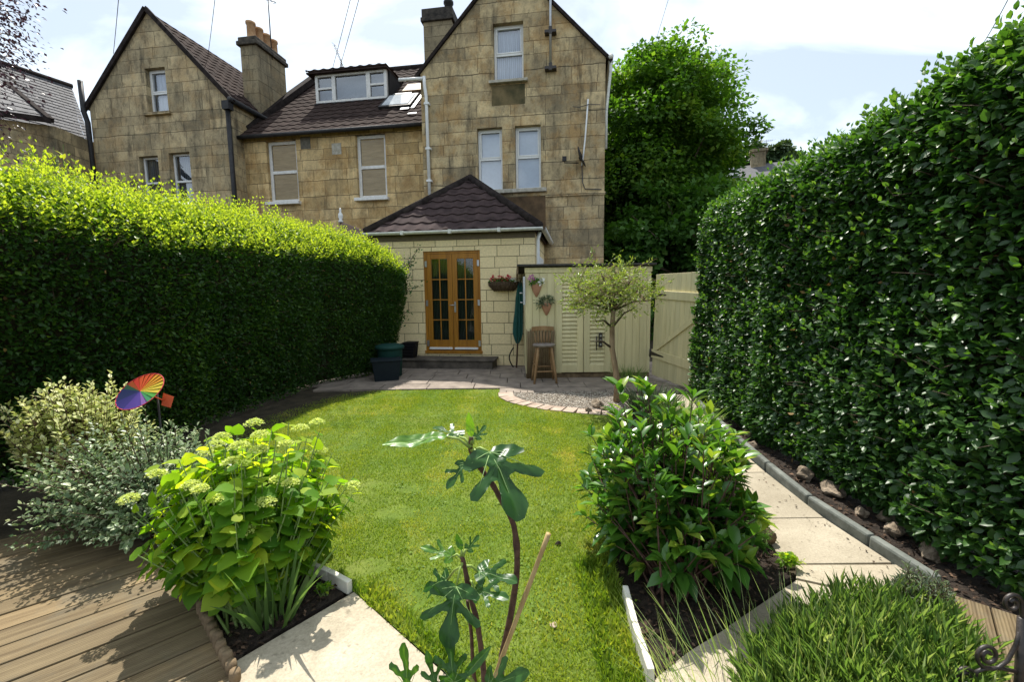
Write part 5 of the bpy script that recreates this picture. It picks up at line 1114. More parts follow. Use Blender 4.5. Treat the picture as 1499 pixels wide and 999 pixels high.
# lavender clump in the right foreground
lav = thing('lavender_clump', 'large green strappy lavender clump in the right foreground', 'plant', (1.31, 1.47, .01))
rng = np.random.default_rng(55); n = 1050; a_ = rng.uniform(0, 2 * PI, n); r_ = np.sqrt(rng.random(n)); e1_, e2_ = .56 * r_ * np.cos(a_), .25 * r_ * np.sin(a_); B = np.column_stack([.88 * e1_ - .47 * e2_, .47 * e1_ + .88 * e2_, np.zeros(n)])
dr = unit(np.column_stack([r_ * np.cos(a_) * .38 - .12 + rng.normal(0, .12, n), r_ * np.sin(a_) * .38 + rng.normal(0, .12, n), np.ones(n)])); Ls = rng.uniform(.09, .22, n) * (1.08 - .30 * r_ ** 2) * (1 + .18 * wob(B * 4, 1.2, 2.))
PP = []; TT = []; NN = []; SS = []; TI = []
for k in range(15):
    f = .18 + .82 * (k + rng.random(n)) / 15; az = rng.uniform(0, 2 * PI, n); rad_ = np.column_stack([np.cos(az), np.sin(az), np.zeros(n)])
    PP.append(B + dr * (Ls * f)[:, None] + rad_ * .006); TT.append(dr * 1.0 + rad_ * (.55 - .3 * f)[:, None] + rdir(rng, n) * .12); NN.append(rad_ * -.4 + rdir(rng, n) * .5 + [0, 0, .5]); SS.append(rng.uniform(.045, .095, n)); TI.append(.2 + .38 * f + rng.normal(0, .2, n))
leafmesh('foliage', M['lf_lav'], np.concatenate(PP), np.concatenate(TT), np.concatenate(NN), np.concatenate(SS), .052, np.concatenate(TI), T_LEAF4, lav)
o = blades('flower_stalk', None, None, M['lf_lav'], (1.00, 1.50), (.50, .24), 210, .33, .0045, 56, (.4, .22, -.16, .0), .8, lav, curve=.1); o.location = (1.00 - 1.31, 1.50 - 1.47, 0)
s = MB(); rng = np.random.default_rng(8)
for k in range(70):
    a = rng.uniform(0, 2 * PI); r = math.sqrt(rng.random()); p = np.array([.88 * .5 * r * math.cos(a) - .1 * r * math.sin(a), .24 * r * math.cos(a) + .2 * r * math.sin(a), 0]); q = p * 1.25 + np.array([rng.normal(0, .03), rng.normal(0, .03), rng.uniform(.05, .14)]); s.tube([p, (p + q) / 2 + [0, 0, .02], q], .003, 4)
s.build('stem', M['stem_brown'], lav)
shrub('herb_mound', 'small grey lavender bush at the edge of the right deck boards', 'plant', (1.80, 1.80, .02), (1.80, 1.80, .13), (.13, .12, .15), 140, 14, .035, .2, M['lf_ros'], T_LEAF4, 50, M['stem_brown'], .002, .2, 0, .8, .55, .2, .1, .4, .1, 0)

# ================================================================== OLIVE TREE
ol = thing('olive_tree', 'small olive tree with bare trunk and round airy crown in front of the shed', 'tree', (1.42, 5.82, 0))
tb = np.array([1.42, 5.82, 0]); s = MB()
tp = [at(903, 590, 5.82), at(904, 565, 5.82), at(901, 540, 5.82), at(896, 510, 5.8), at(896, 480, 5.8), at(898, 455, 5.8)]
s.tube([p - tb for p in tp], [.054, .044, .038, .036, .034, .030], 10); s.build('trunk', M['olive_bark'], ol)
s = MB(); rng = np.random.default_rng(61); br = []
ends = [(872, 470, 5.7), (865, 500, 5.65), (930, 450, 5.7), (850, 430, 6.0), (880, 400, 5.6), (915, 395, 6.1), (945, 420, 5.7), (840, 420, 5.6), (900, 385, 5.8), (925, 410, 5.4), (870, 415, 6.2), (955, 440, 6.0), (835, 445, 5.8)]
for i, (u, v, Y) in enumerate(ends):
    e = at(u, v, Y) - tb; st0 = (tp[5] if i not in (0, 1, 2) else tp[[4, 3, 4][i]]) - tb; m_ = (st0 + e) / 2 + np.array([0, 0, .05 if i > 1 else .05]); s.tube([st0, m_, e], [.018, .012, .005], 6); br.append((st0, m_, e))
s.build('branch', M['bark'], ol)
cen = at(893, 430, 5.8) - tb; n = 270; d = rdir(rng, n); tips_ = cen + d * np.array([.80, .72, .47]) * (1 + .15 * wob(d * 2, 1.6, 3.))[:, None] * (rng.random((n, 1)) ** .35)
tips_[:, 2] += (rng.random(n) ** 5) * .22
s = MB(); pos = []; tip = []
for i in range(n):
    j = rng.integers(2, len(br)); a = br[j][2] * .5 + br[j][1] * .5; a = br[j][1] + (br[j][2] - br[j][1]) * rng.random(); m_ = (a + tips_[i]) / 2 + [0, 0, .03]
    if i % 2 == 0: s.tube([a, m_, tips_[i]], [.004, .003, .0015], 4, caps=False)
    for k in range(18):
        f = .35 + .65 * rng.random() ** .7; p = a * (1 - f) ** 2 + 2 * m_ * f * (1 - f) + tips_[i] * f * f; tg = tips_[i] - a; tg = tg / np.linalg.norm(tg); r_ = rng.normal(size=3); pos.append(p + rng.normal(0, .015, 3)); tip.append(tg * .8 + r_ * .55 + [0, 0, .2])
s.build('twig', M['olive_bark'], ol)
pos = np.array(pos); leafmesh('crown', M['lf_olive'], pos, np.array(tip), rdir(rng, len(pos)) + [0, 0, .6], rng.uniform(.034, .062, len(pos)), .32, .45 + rng.normal(0, .22, len(pos)), T_LEAF4, ol)

# ================================================================== FIG in the foreground
fg = thing('fig_plant', 'young fig with big lobed leaves on bare brown stems in the foreground', 'plant', (-.05, 1.12, .016)); fb = np.array([-.05, 1.12, .016])
s = MB(); s.lathe([(.09, 0), (.11, .02), (.13, .13), (.145, .135), (.145, .17), (.125, .17), (.12, .14), (.02, .135)], n=28); s.build('pot', M['terracotta'], fg)
def stem(pts, rad, name='stem'):
    s = MB(); pp_ = [np.array(p) - fb for p in pts]; fine = []; rr = []
    for i in range(len(pp_) - 1):
        for f in np.linspace(0, 1, 5)[:-1]:
            p0, p1, p2, p3 = pp_[max(i - 1, 0)], pp_[i], pp_[i + 1], pp_[min(i + 2, len(pp_) - 1)]
            fine.append(.5 * ((2 * p1) + (-p0 + p2) * f + (2 * p0 - 5 * p1 + 4 * p2 - p3) * f * f + (-p0 + 3 * p1 - 3 * p2 + p3) * f ** 3)); rr.append(rad[0] + (rad[1] - rad[0]) * (i + f) / (len(pp_) - 1))
    fine.append(pp_[-1]); rr.append(rad[1]); rr = [r * (1 + .05 * math.sin(i * 1.9) + .22 * max(0, math.cos(i * 1.35)) ** 6) for i, r in enumerate(rr)]
    s.tube(fine, rr, 8); s.build(name, M['stem_brown'], fg)
stem([(-.03, 1.13, .14), at(733, 985, 1.18), at(748, 900, 1.18), at(757, 830, 1.18), at(752, 770, 1.18), at(735, 735, 1.17), at(718, 705, 1.16), at(703, 685, 1.16), at(689, 660, 1.16), at(690, 640, 1.15)], (.0100, .0062))
stem([(-.08, 1.12, .14), at(708, 985, 1.15), at(698, 910, 1.14), at(690, 880, 1.14), at(680, 830, 1.13), at(676, 815, 1.13)], (.0088, .006))
stem([(-.09, 1.14, .14), at(694, 990, 1.17), at(690, 930, 1.16), at(684, 880, 1.15)], (.0065, .0045))
FIG = [(0, 0), (.08, -.06), (.19, -.05), (.31, .03), (.40, .14), (.38, .20), (.25, .20), (.14, .20), (.105, .25), (.17, .32), (.32, .42), (.45, .52), (.47, .60), (.40, .64), (.28, .57), (.15, .44), (.075, .44), (.07, .55), (.12, .66), (.16, .78), (.145, .88), (.05, 1.0)]
FIGO = FIG + [(-x, y) for x, y in FIG[::-1] if x > 0]
def figleaf(basep, tipp, normal, tint, width=1.0, bend=.18, simple=False, fold=.24):
    basep = np.array(basep) - fb; tipp = np.array(tipp) - fb; y = tipp - basep; L = np.linalg.norm(y); y = y / L; x = np.cross(y, np.array(normal, float)); x /= np.linalg.norm(x); z = np.cross(x, y)
    out = [(0, 0), (.14, .08), (.25, .28), (.27, .5), (.19, .78), (.04, 1.0)] if simple else FIG
    out = out + [(-a, b) for a, b in out[::-1] if a > 0]
    # densify the outline a little with soft waviness
    pts = []
    for i in range(len(out)):
        a, b = out[i], out[(i + 1) % len(out)]
        for f in (0, .25, .5, .75): pts.append((a[0] + (b[0] - a[0]) * f, a[1] + (b[1] - a[1]) * f))
    c0 = (0, .22)
    def P3(q):
        rx, ry = q[0] * width, q[1]; zz_ = -bend * ry * ry + .012 * math.sin(26 * ry + 18 * abs(rx)) + fold * abs(rx) * (1.0 if True else 1) + .03 * math.sin(7 * rx + 9 * ry) - .10 * rx * rx * 4 * .5
        return basep + L * (x * rx + y * ry + z * zz_)
    s = MB(); n_ = len(pts); rings = [1.0, .84, .67, .5, .33, .16]; vs = [P3((c0[0] + (p[0] - c0[0]) * r, c0[1] + (p[1] - c0[1]) * r)) for r in rings for p in pts] + [P3(c0)]
    fs = [(r * n_ + i, r * n_ + (i + 1) % n_, (r + 1) * n_ + (i + 1) % n_, (r + 1) * n_ + i) for r in range(5) for i in range(n_)] + [(5 * n_ + i, 5 * n_ + (i + 1) % n_, 6 * n_) for i in range(n_)]
    Q = np.array([(c0[0] + (p[0] - c0[0]) * r, c0[1] + (p[1] - c0[1]) * r) for r in rings for p in pts] + [c0]); vd = np.full(len(Q), 9.0)
    for lx, ly in ([(0, 1)] if simple else [(0, .95), (.34, .50), (-.34, .50), (.28, .12), (-.28, .12)]):
        lv = np.array([lx, ly - .02]); tt = np.clip(((Q - [0, .02]) @ lv) / (lv @ lv), 0, 1); vd = np.minimum(vd, np.linalg.norm(Q - [0, .02] - tt[:, None] * lv, axis=1))
    s.add(vs, fs, tint, True); s.t = list(np.clip(tint + .28 * np.exp(-(vd / .035) ** 2) - .10 + .10 * np.sin(Q[:, 0] * 23 + Q[:, 1] * 31), 0, 1)); o = s.build('leaf', M['lf_fig'], fg)
    v = MB(); lobes = [(0, .96)] if simple else [(0, .95), (.34, .50), (-.34, .50), (.28, .12), (-.28, .12)]
    for lx, ly in lobes:
        st0 = (0, .02) if not simple else (0, 0); v.tube([P3((st0[0] + (lx - st0[0]) * f, st0[1] + (ly - st0[1]) * f)) + L * z * .006 for f in (0, .33, .66, 1)], [L * .011, L * .008, L * .005, L * .002], 5, tint=1)
    v.build('vein', M['vein'], o)
M['vein'] = plain('pale_vein', (.16, .26, .08), .6, bs=0)
def petiole(p, q): 
    s = MB(); p, q = np.array(p) - fb, np.array(q) - fb; s.tube([p, (p + q) / 2 + [0, 0, .01], q], [.0045, .0035, .003], 6); s.build('petiole', M['petiole'], fg)
M['petiole'] = plain('yellow_green_petiole', (.24, .33, .07), .5, bs=0)
def fl(nodeuv, buv, tuv, Yn, Yb, Yt, nrm, tint, **kw):
    petiole(at(*nodeuv, Yn), at(*buv, Yb)); figleaf(at(*buv, Yb), at(*tuv, Yt), nrm, tint, **kw)
# top cluster
fl((688, 656), (655, 640), (560, 650), 1.15, 1.14, 1.08, (.1, -.35, 1), .85, simple=True, width=.55, bend=.05, fold=.25)
fl((690, 655), (672, 640), (634, 618), 1.15, 1.17, 1.24, (.3, -.3, 1), .3, width=.7)
fl((690, 650), (690, 640), (686, 604), 1.15, 1.15, 1.14, (0, -1, .1), .95, simple=True, width=.6, bend=0)
fl((692, 650), (696, 642), (712, 622), 1.15, 1.16, 1.19, (.2, -.8, .5), .5, width=.8)
fl((690, 660), (716, 662), (768, 748), 1.15, 1.13, 1.00, (.25, -.55, .9), .15, width=1.25, bend=.26)
fl((690, 668), (682, 680), (652, 712), 1.15, 1.13, 1.08, (-.2, -.5, .9), .18, width=.95, bend=.2)
fl((690, 660), (700, 668), (690, 690), 1.15, 1.12, 1.10, (-.1, -.8, .5), .3, width=.8)
# middle cluster
fl((678, 822), (668, 858), (652, 950), 1.13, 1.09, 1.00, (-.05, -.62, .8), .15, width=1.25, bend=.26)
fl((680, 830), (700, 838), (758, 850), 1.13, 1.15, 1.13, (.25, -.35, 1), .2, width=1.0, bend=.08)
fl((676, 818), (662, 816), (618, 798), 1.13, 1.13, 1.13, (-.2, -.4, 1), .75, width=.75)
fl((676, 815), (676, 806), (668, 782), 1.13, 1.13, 1.13, (0, -1, .2), .5, simple=True, width=.7, bend=0)
fl((678, 815), (684, 806), (702, 784), 1.13, 1.14, 1.17, (.2, -.8, .5), .5, width=.8)
fl((686, 850), (696, 866), (742, 872), 1.14, 1.11, 1.07, (.2, -.5, .9), .3, width=.9)
fl((676, 830), (655, 850), (615, 860), 1.13, 1.18, 1.22, (-.2, -.5, .9), .1, width=.9)
# bottom cluster
fl((700, 1010), (665, 1000), (655, 935), 1.05, 1.0, 1.02, (-.2, -.8, .6), .3, width=.9)
fl((700, 1010), (680, 990), (718, 950), 1.05, 1.0, 1.02, (.3, -.8, .6), .6, width=.55, simple=True)
fl((690, 1010), (600, 1010), (586, 950), 1.05, .98, .98, (-.3, -.8, .6), .6, width=.8)
fl((690, 1010), (640, 1010), (625, 960), 1.05, .99, .99, (.1, -.8, .6), .45, width=.6)
fl((710, 1010), (715, 1006), (770, 985), 1.05, 1.0, .98, (.2, -.7, .8), .4, width=.9)
o = MB(); a, b_ = at(803, 782, 1.12), at(722, 998, 1.16); c_ = b_ + (b_ - a) * .25; ln = np.linalg.norm(a - c_)
pts = [c_ + (a - c_) * f - c_ for f in np.linspace(0, 1, 13)]; o.tube(pts, [.0066 if i % 4 else .0075 for i in range(13)], 10); o = o.build('bamboo_cane', M['cane']); o.location = c_
tag(o, 'slanting bamboo cane stuck in beside the fig stems', 'cane')

# ================================================================== SPINNER
sp_c = at(205, 573, 2.62); spn = thing('garden_windmill', 'round rainbow coloured fabric wind spinner rising above the silvery shrub', 'wind spinner', (float(sp_c[0]) + .02, float(sp_c[1]) + .1, 0))
sb = np.array([sp_c[0] + .02, sp_c[1] + .1, 0]); s = MB(); s.tube([(0, 0, 0), (0, 0, sp_c[2])], .006, 6); s.build('stake', M['lead'], spn)
RB = [(.65, .10, .03), (.68, .30, .03), (.66, .50, .05), (.08, .33, .05), (.04, .25, .10), (.22, .10, .36), (.08, .04, .28), (.04, .03, .20), (.02, .03, .12), (.03, .10, .05), (.40, .08, .02), (.60, .05, .03)]
_cr, _cu, _cf = Vector(C_R), Vector(C_U), Vector(ray(205, 575)).normalized(); _cr = (_cr - _cf * _cr.dot(_cf)).normalized(); _cu = (_cu - _cf * _cu.dot(_cf) - _cr * _cu.dot(_cr)).normalized(); nrm_ = (-_cf * .55 - _cr * .60 + _cu * .58).normalized(); upv = Vector((.25, .0, 1)); xx = upv.cross(nrm_).normalized(); yy = nrm_.cross(xx); cc = Vector(sp_c - sb); Rr = .135
rbm = {}
for k in range(24):
    a0, a1 = 2 * PI * k / 24, 2 * PI * (k + 1) / 24
    def pt(r, a, tw): return cc + xx * (r * math.cos(a)) + yy * (r * math.sin(a)) + nrm_ * tw
    s = MB(); s.add([pt(.006, a0, 0), pt(Rr, a0, .003), pt(Rr, a1, -.003), pt(.006, a1, 0)], [(0, 1, 2, 3)])
    dv_ = xx * math.cos((a0 + a1) / 2) + yy * math.sin((a0 + a1) / 2); ck = (90 - math.degrees(math.atan2(dv_.dot(_cu), dv_.dot(_cr)))) % 360; ci = int(ck / 30); key = ci
    if key not in rbm: rbm[key] = leafmat('nylon_sail', [(0, RB[ci]), (1, RB[ci])], (1.2, 1.2, 1.2), .5, .45)
    s.build('sail', rbm[key], spn)
s = MB(); s.tube([cc + xx * (Rr * math.cos(2 * PI * k / 40)) + yy * (Rr * math.sin(2 * PI * k / 40)) for k in range(41)], .0025, 6); s.build('rim', M['petal_red'], spn)
s = MB(); tl = cc - nrm_ * .05 + _cr * .09 - _cu * .03; s.tube([cc, tl], .004, 5); s.add([tl + Vector((0, 0, .05)), tl + Vector((.05, .02, .02)), tl + Vector((.03, .01, -.05)), tl + Vector((-.02, 0, -.03))], [(0, 1, 2, 3)]); s.build('tail', plain('orange_tail', (.62, .10, .04), .6, bs=0), spn)

# ================================================================== KERB, EDGING, ROCKS
kp = [(2.10, 2.02), (2.08, 2.4), (2.06, 2.9), (2.12, 3.5), (2.2, 4.1), (2.3, 4.8), (2.42, 5.5), (2.58, 6.15)]
for i in range(len(kp) - 1):
    p = Vector((*kp[i], .03)); q = Vector((*kp[i + 1], .03)); p_ = p.lerp(q, .008); q_ = p.lerp(q, .992); m_ = (p_ + q_) / 2
    s = MB(); s.beam(p_ - m_, q_ - m_, .052, .10); o = s.build('kerb', M['kerb'], bevel=.016); o.location = m_
    tag(o, ['kerb length nearest the camera, half hidden by lavender', 'kerb length beside the nearest path slab', 'kerb length in front of the big pale hedge stones', 'kerb length just beyond the pale hedge stones', 'kerb length halfway along the path', 'kerb length two short of the gate', 'kerb length closest to the gate'][i], 'kerb', 'grey kerb lengths along the hedge')
def rock(loc, size, seed, label, mat='rock', group='stones under the right hedge'):
    r = np.random.default_rng(seed); import bmesh
    bm = bmesh.new(); bmesh.ops.create_icosphere(bm, subdivisions=3, radius=1)
    for v in bm.verts:
        c_ = np.array(v.co)[None]; k = 1 + .30 * wob(c_ * 1.2, 1.3, seed)[0] + .10 * wob(c_, 4., seed + 3)[0]; k *= min(1.0, .72 / max(abs(c_[0] @ np.array([.6, .5, .62])), abs(c_[0] @ np.array([-.7, .55, .45])), abs(c_[0] @ np.array([.2, -.85, .5])), .6))
        v.co = Vector((v.co.x * size[0] * k, v.co.y * size[1] * k, v.co.z * size[2] * k))
    me = bpy.data.meshes.new('stone'); bm.to_mesh(me); bm.free(); me.materials.append(M[mat]); 
    o = bpy.data.objects.new('stone', me); COL.objects.link(o); o.location = loc; o.rotation_euler = (r.uniform(-.3, .3), r.uniform(-.3, .3), r.uniform(0, 6)); return tag(o, label, 'stone', group)
RK = [((2.24, 3.28, .07), (.085, .07, .075), 'rounded tan stone under the hedge, left of the wide grey one'), ((2.28, 3.02, .06), (.115, .09, .06), 'wide pale grey stone under the hedge beside the kerb'), ((2.24, 4.0, .05), (.07, .05, .05), 'pale upright stone under the hedge midway along the kerb'),
      ((2.36, 4.35, .05), (.08, .06, .05), 'brownish stone half under the hedge beyond the upright one'), ((2.25, 2.72, .05), (.06, .05, .045), 'small brown stone nearest the wide grey one'), ((2.26, 2.5, .06), (.075, .06, .055), 'angular buff stone in the dark gap under the hedge'),
      ((2.27, 2.26, .06), (.08, .07, .06), 'tan stone nearest the camera under the hedge'), ((2.46, 5.4, .06), (.07, .06, .06), 'pale stone under the hedge far along the path'), ((2.34, 4.85, .05), (.06, .05, .045), 'small stone under the hedge near the far kerb'), ((2.38, 2.62, .07), (.09, .08, .07), 'dark brown stone deep under the hedge')]
for i, (l, sz_, lab) in enumerate(RK): rock((l[0] + .03, l[1], l[2] - .012), tuple(q * .85 for q in sz_), 70 + i, lab)
rock((gnd(874, 598)[0], 5.52, .05), (.10, .075, .06), 91, 'pale flat stone on the gravel near the olive trunk', group='stones on the gravel')
rock((gnd(862, 606)[0], 5.36, .03), (.05, .04, .03), 92, 'small pink stone below the pale one on the gravel', group='stones on the gravel')
rock((gnd(886, 604)[0], 5.40, .03), (.06, .04, .03), 93, 'small pink stone right of the pale one on the gravel', group='stones on the gravel')
# white edging strips
def strip(pts, hgt, th, label, mat='edging', nm='edging_strip'):
    for i in range(len(pts) - 1):
        p, q = Vector((*pts[i], hgt / 2)), Vector((*pts[i + 1], hgt / 2)); m_ = (p + q) / 2; s = MB(); s.beam((p - m_) * .985, (q - m_) * .985, th, hgt); o = s.build(nm, M[mat], bevel=.005); o.location = m_; tag(o, label[i], 'edging', 'white edging strips')
strip([(.51, 1.50), (.515, 1.74), (.535, 1.98)], .085, .028, ['white edging strip nearest the camera at the right bed', 'white edging strip under the evergreen shrub'])
strip([(-.83, 2.055), (-.97, 2.145), (-1.12, 2.225)], .07, .03, ['white edging strip at the corner of the pale slab', 'white edging strip under the hydrangea'])
# log roll between deck and bed, and the log behind the right shrub
lr = MB(); a = Vector((-1.09, 1.545)); b_ = Vector((-1.48, 1.915))
for k in range(12):
    p = a.lerp(b_, k / 11); lr.lathe([(.020, 0), (.021, .05), (.018, .062 + .008 * (k % 3))], (p.x + 1.28, p.y - 1.73, 0), 8)
o = lr.build('log_roll', M['log']); o.location = (-1.28, 1.73, 0); tag(o, 'low log roll edging between the deck and the hydrangea bed', 'edging')
lr = MB(); lr.tube([(0, 0, 0), (-.05, .3, .01), (-.02, .62, .0), (.08, .95, .02)], [.045, .055, .05, .035], 10); o = lr.build('edging_log', M['log']); o.location = (1.50, 2.42, .05); tag(o, 'weathered rough log edging the right bed beside the path', 'log')
# bits on the lawn
rock((gnd(810, 918)[0], gnd(810, 918)[1], .008), (.028, .016, .007), 95, 'flat reddish brick flake lying on the near lawn', 'brickp', 'small things on the lawn')
rock((gnd(817, 800)[0], gnd(817, 800)[1], .012), (.017, .014, .014), 96, 'dark little clod lying on the lawn beside the evergreen shrub', 'soil', 'small things on the lawn')

# ================================================================== IRON SCROLLS bottom right
isb = at(1492, 1010, 1.33); ir = thing('iron_scrollwork', 'black wrought iron post with spiral scrolls in the bottom right corner', 'ironwork', (float(isb[0]), float(isb[1]), .05)); ib = np.array([isb[0], isb[1], .05])
s = MB(); s.tube([(0, 0, 0), at(1492, 1000, 1.33) - ib, at(1496, 905, 1.33) - ib], [.013, .013, .012], 8); s.build('post', M['iron'], ir)
def scroll(cu, cv, Rpx, turns, a0, tail, dirn=1):
    pts = []
    for k in range(40):
        f = k / 39; a = a0 + dirn * turns * 2 * PI * f; r = Rpx * (1 - .75 * f); pts.append((cu + r * math.cos(a), cv + r * math.sin(a)))
    s = MB(); allp = list(tail) + pts; s.tube([at(u, v, 1.33) - ib for u, v in allp], [.0062] * len(allp), 8); s.build('scroll', M['iron'], ir)
scroll(1446, 961, 18, 1.7, R_(80), [(1494, 920), (1487, 945), (1475, 968), (1462, 978), (1452, 980)], 1)
scroll(1412, 992, 15, 1.6, R_(0), [(1492, 985), (1465, 979), (1440, 980), (1430, 984)], -1)
scroll(1482, 884, 15, 1.5, R_(30), [(1496, 925), (1497, 905), (1496, 894)], -1)

# ================================================================== TREES AND FAR THINGS
def crown(name, mat, root, cen, rad, nclump, per, size, seed, tm=.45, base=(0, 0, 0), asp=.75, cr_=.22):
    rng = np.random.default_rng(seed); d = rdir(rng, nclump); r = rng.random((nclump, 1)) ** .4
    cc_ = np.array(cen) + d * np.array(rad) * r * (1 + .12 * wob(d * 1.5, 1.4, seed))[:, None]; cs = np.array(rad).mean() * cr_ * rng.uniform(.6, 1.3, nclump)
    q = rdir(rng, nclump * per) * (rng.random((nclump * per, 1)) ** .45); q[:, 2] *= .55; P = np.repeat(cc_, per, 0) + q * np.repeat(cs, per)[:, None]
    n = len(P); out = unit(P - np.array(cen)); tip = q * .6 + out * .4 + rdir(rng, n) * .7 + [0, 0, -.25]; nr = np.array([0, 0, .9]) + q * .5 + out * .3 + rdir(rng, n) * .45
    ti = tm + np.repeat(rng.normal(0, .14, nclump), per) + rng.normal(0, .14, n)
    leafmesh(name, mat, P, tip, nr, size * rng.uniform(.6, 1.3, n), asp, ti, T_LEAF4, root, base)
def tree(name, label, loc, h, cen, rad, mat, ncl, per, size, seed, tr=.3, group=None, tm=.45):
    t = thing(name, label, 'tree', loc, group=group); rng = np.random.default_rng(seed); L = np.array(loc); s = MB()
    top = np.array(cen) - L; s.tube([(0, 0, -.1), (top[0] * .3, top[1] * .3, top[2] * .45), (top[0], top[1], top[2])], [tr, tr * .7, tr * .3], 10); s.build('trunk', M['bark'], t)
    s = MB()
    for k in range(14):
        f = rng.uniform(.4, .95); a = np.array([top[0] * f, top[1] * f, top[2] * f]); e = top + rdir(rng, 1)[0] * np.array(rad) * .85; s.tube([a, (a + e) / 2 + [0, 0, .1 * rad[2]], e], [tr * .28, tr * .18, tr * .05], 6)
    s.build('branch', M['bark'], t)
    crown('crown', mat, t, cen, rad, ncl, per, size, seed, tm, L); return t
tree('maple_tree', 'big leafy green tree directly right of the tall house', (6.0, 17.5, 0), 11, (5.7, 17.5, 5.7), (3.3, 3.0, 5.2), M['lf_maple'], 380, 260, .17, 81, .35)
tree('dark_tree', 'darker tree behind the big leafy one, reaching further right', (7.8, 21, 0), 11, (7.1, 21, 4.9), (2.8, 2.8, 4.9), M['lf_dark'], 280, 220, .19, 82, .35)
tree('dark_tree', 'low dark tree filling the gap above the shed roof and gate', (6.2, 14.0, 0), 5, (6.0, 14.0, 2.4), (3.6, 1.6, 2.5), M['lf_dark'], 200, 120, .2, 83, .2)
tree('dark_tree', 'rounded dark bush behind the gate and the right hedge end', (8.0, 15.0, 0), 4, (8.0, 15.0, 2.2), (1.8, 1.4, 1.9), M['lf_dark'], 120, 120, .2, 84, .2)
# copper beech: trunk out of sight on the left, drooping branches in the frame
cb2 = thing('copper_beech', 'copper beech branches with purple brown leaves hanging in at the upper left', 'tree', (-8.6, 5.6, 0)); bb = np.array([-8.6, 5.6, 0])
s = MB(); s.tube([(0, 0, 0), (.1, 0, 3), (.3, 0, 6)], [.28, .22, .14], 10); s.build('trunk', M['bark'], cb2)
rng = np.random.default_rng(85); s = MB(); pos = []; tps = []
ends = [(58, -8), (42, 20), (52, 62), (20, 40), (12, 90), (40, 70), (48, 95), (8, 140), (25, 120), (-20, 60), (5, 10), (30, -20), (36, 132), (15, 185), (-15, 150), (5, 215), (-30, 200), (28, 105), (35, 45), (-10, 20)]
for i, (u, v) in enumerate(ends):
    Y = 5.2 + rng.uniform(-.4, .9); e = at(u, v, Y) - bb; st0 = np.array([.25, 0, 4.2 + .09 * i]); m_ = (st0 + e) / 2 + np.array([0, 0, .55]); pts = [st0 * (1 - f) ** 2 + 2 * m_ * f * (1 - f) + e * f * f for f in np.linspace(0, 1, 9)]
    s.tube(pts, [.03, .026, .022, .018, .014, .011, .008, .005, .003], 6)
    for k in range(190):
        f = rng.uniform(.55, 1.0); p = st0 * (1 - f) ** 2 + 2 * m_ * f * (1 - f) + e * f * f; a = rng.normal(0, 1, 3) * [.11, .11, .09]; pos.append(p + a + [0, 0, -.03]); tps.append(a * 5 + [.1, 0, -.4])
s.build('branch', M['bark'], cb2); pos = np.array(pos); tps = np.array(tps)
leafmesh('crown', M['lf_beech'], pos, tps + rdir(rng, len(pos)) * .4, rdir(rng, len(pos)) * .7 + [0, 0, .9], rng.uniform(.03, .055, len(pos)), .65, .35 + rng.normal(0, .25, len(pos)), T_LEAF4, cb2)
# lime shrub behind the left hedge
shrub('lime_shrub', 'yellow green shrub rising behind the left hedge', 'shrub', (-7.0, 6.9, 0), (-6.95, 6.9, 2.75), (.55, .4, 1.15), 130, 9, .15, .4, M['lf_lime'], T_LEAF8, 86, M['stem_green'], .008, .5, .2, .9, .5, .2, .2, .2, .1, -.3)
# slate roofed house far left
A, B = at(0, 92, 15.0), at(105, 127, 16.8); C_ = at(135, 213, 15.6); dAB = B - A; A2 = A - dAB * 2; zE_ = C_[2]; D_ = C_ - dAB * 3
sh = thing('slate_house', 'house with grey slate roof at the far left beyond the hedge', 'house', (float(C_[0] - 2), float(C_[1] - 2), 0)); so_ = np.array([C_[0] - 2, C_[1] - 2, 0])
def slates(mb, P00, P10, P11, P01, n=16):
    P00, P10, P11, P01 = map(np.array, (P00, P10, P11, P01)); nn_ = np.cross(P10 - P00, P01 - P00); nn_ = nn_ / np.linalg.norm(nn_); nn_ = nn_ if nn_[2] > 0 else -nn_
    rr = random.Random(2)
    for i in range(n):
        f0, f1 = i / n, (i + 1.15) / n; a0, b0 = P00 + (P01 - P00) * f0, P10 + (P11 - P10) * f0; a1, b1 = P00 + (P01 - P00) * min(f1, 1), P10 + (P11 - P10) * min(f1, 1); m_ = int(np.linalg.norm(b0 - a0) / .3)
        for j in range(m_):
            g0, g1 = (j + (i % 2) * .5) / m_, min(1, (j + .97 + (i % 2) * .5) / m_)
            if g0 >= 1: continue
            l_ = .02 + rr.uniform(0, .006); mb.add([a0 + (b0 - a0) * g0 + nn_ * l_ - so_, a0 + (b0 - a0) * g1 + nn_ * l_ - so_, a1 + (b1 - a1) * g1 + nn_ * .004 - so_, a1 + (b1 - a1) * g0 + nn_ * .004 - so_], [(0, 1, 2, 3)], rr.random())
s = MB(); slates(s, D_, C_, B, A2, 20); s.add([tuple(B - so_), tuple(A2 - so_), tuple(A2 - so_ + [-4, 3, -4]), tuple(B - so_ + [-4, 3, -4])], [(0, 1, 2, 3)]); rfo = s.build('roof', M['slate'], sh)
s = MB(); s.tube([tuple(A2 - so_), tuple(B - so_ + [0, 0, .02])], .09, 8); s.build('ridge_tiles', M['ridge'], rfo)
s = MB(); n3 = unit(np.cross(dAB, [0, 0, 1])[None])[0]; n3 = n3 if n3[1] < 0 else -n3
inn = lambda p: np.array([p[0], p[1], 0]) - n3 * .35 - so_ * [1, 1, 0]
p0, p1 = inn(D_), inn(C_ - dAB * .03); s.add([tuple(p0), tuple(p1), tuple(p1 + [0, 0, zE_ - .05]), tuple(p0 + [0, 0, zE_ - .05])], [(0, 1, 2, 3)])
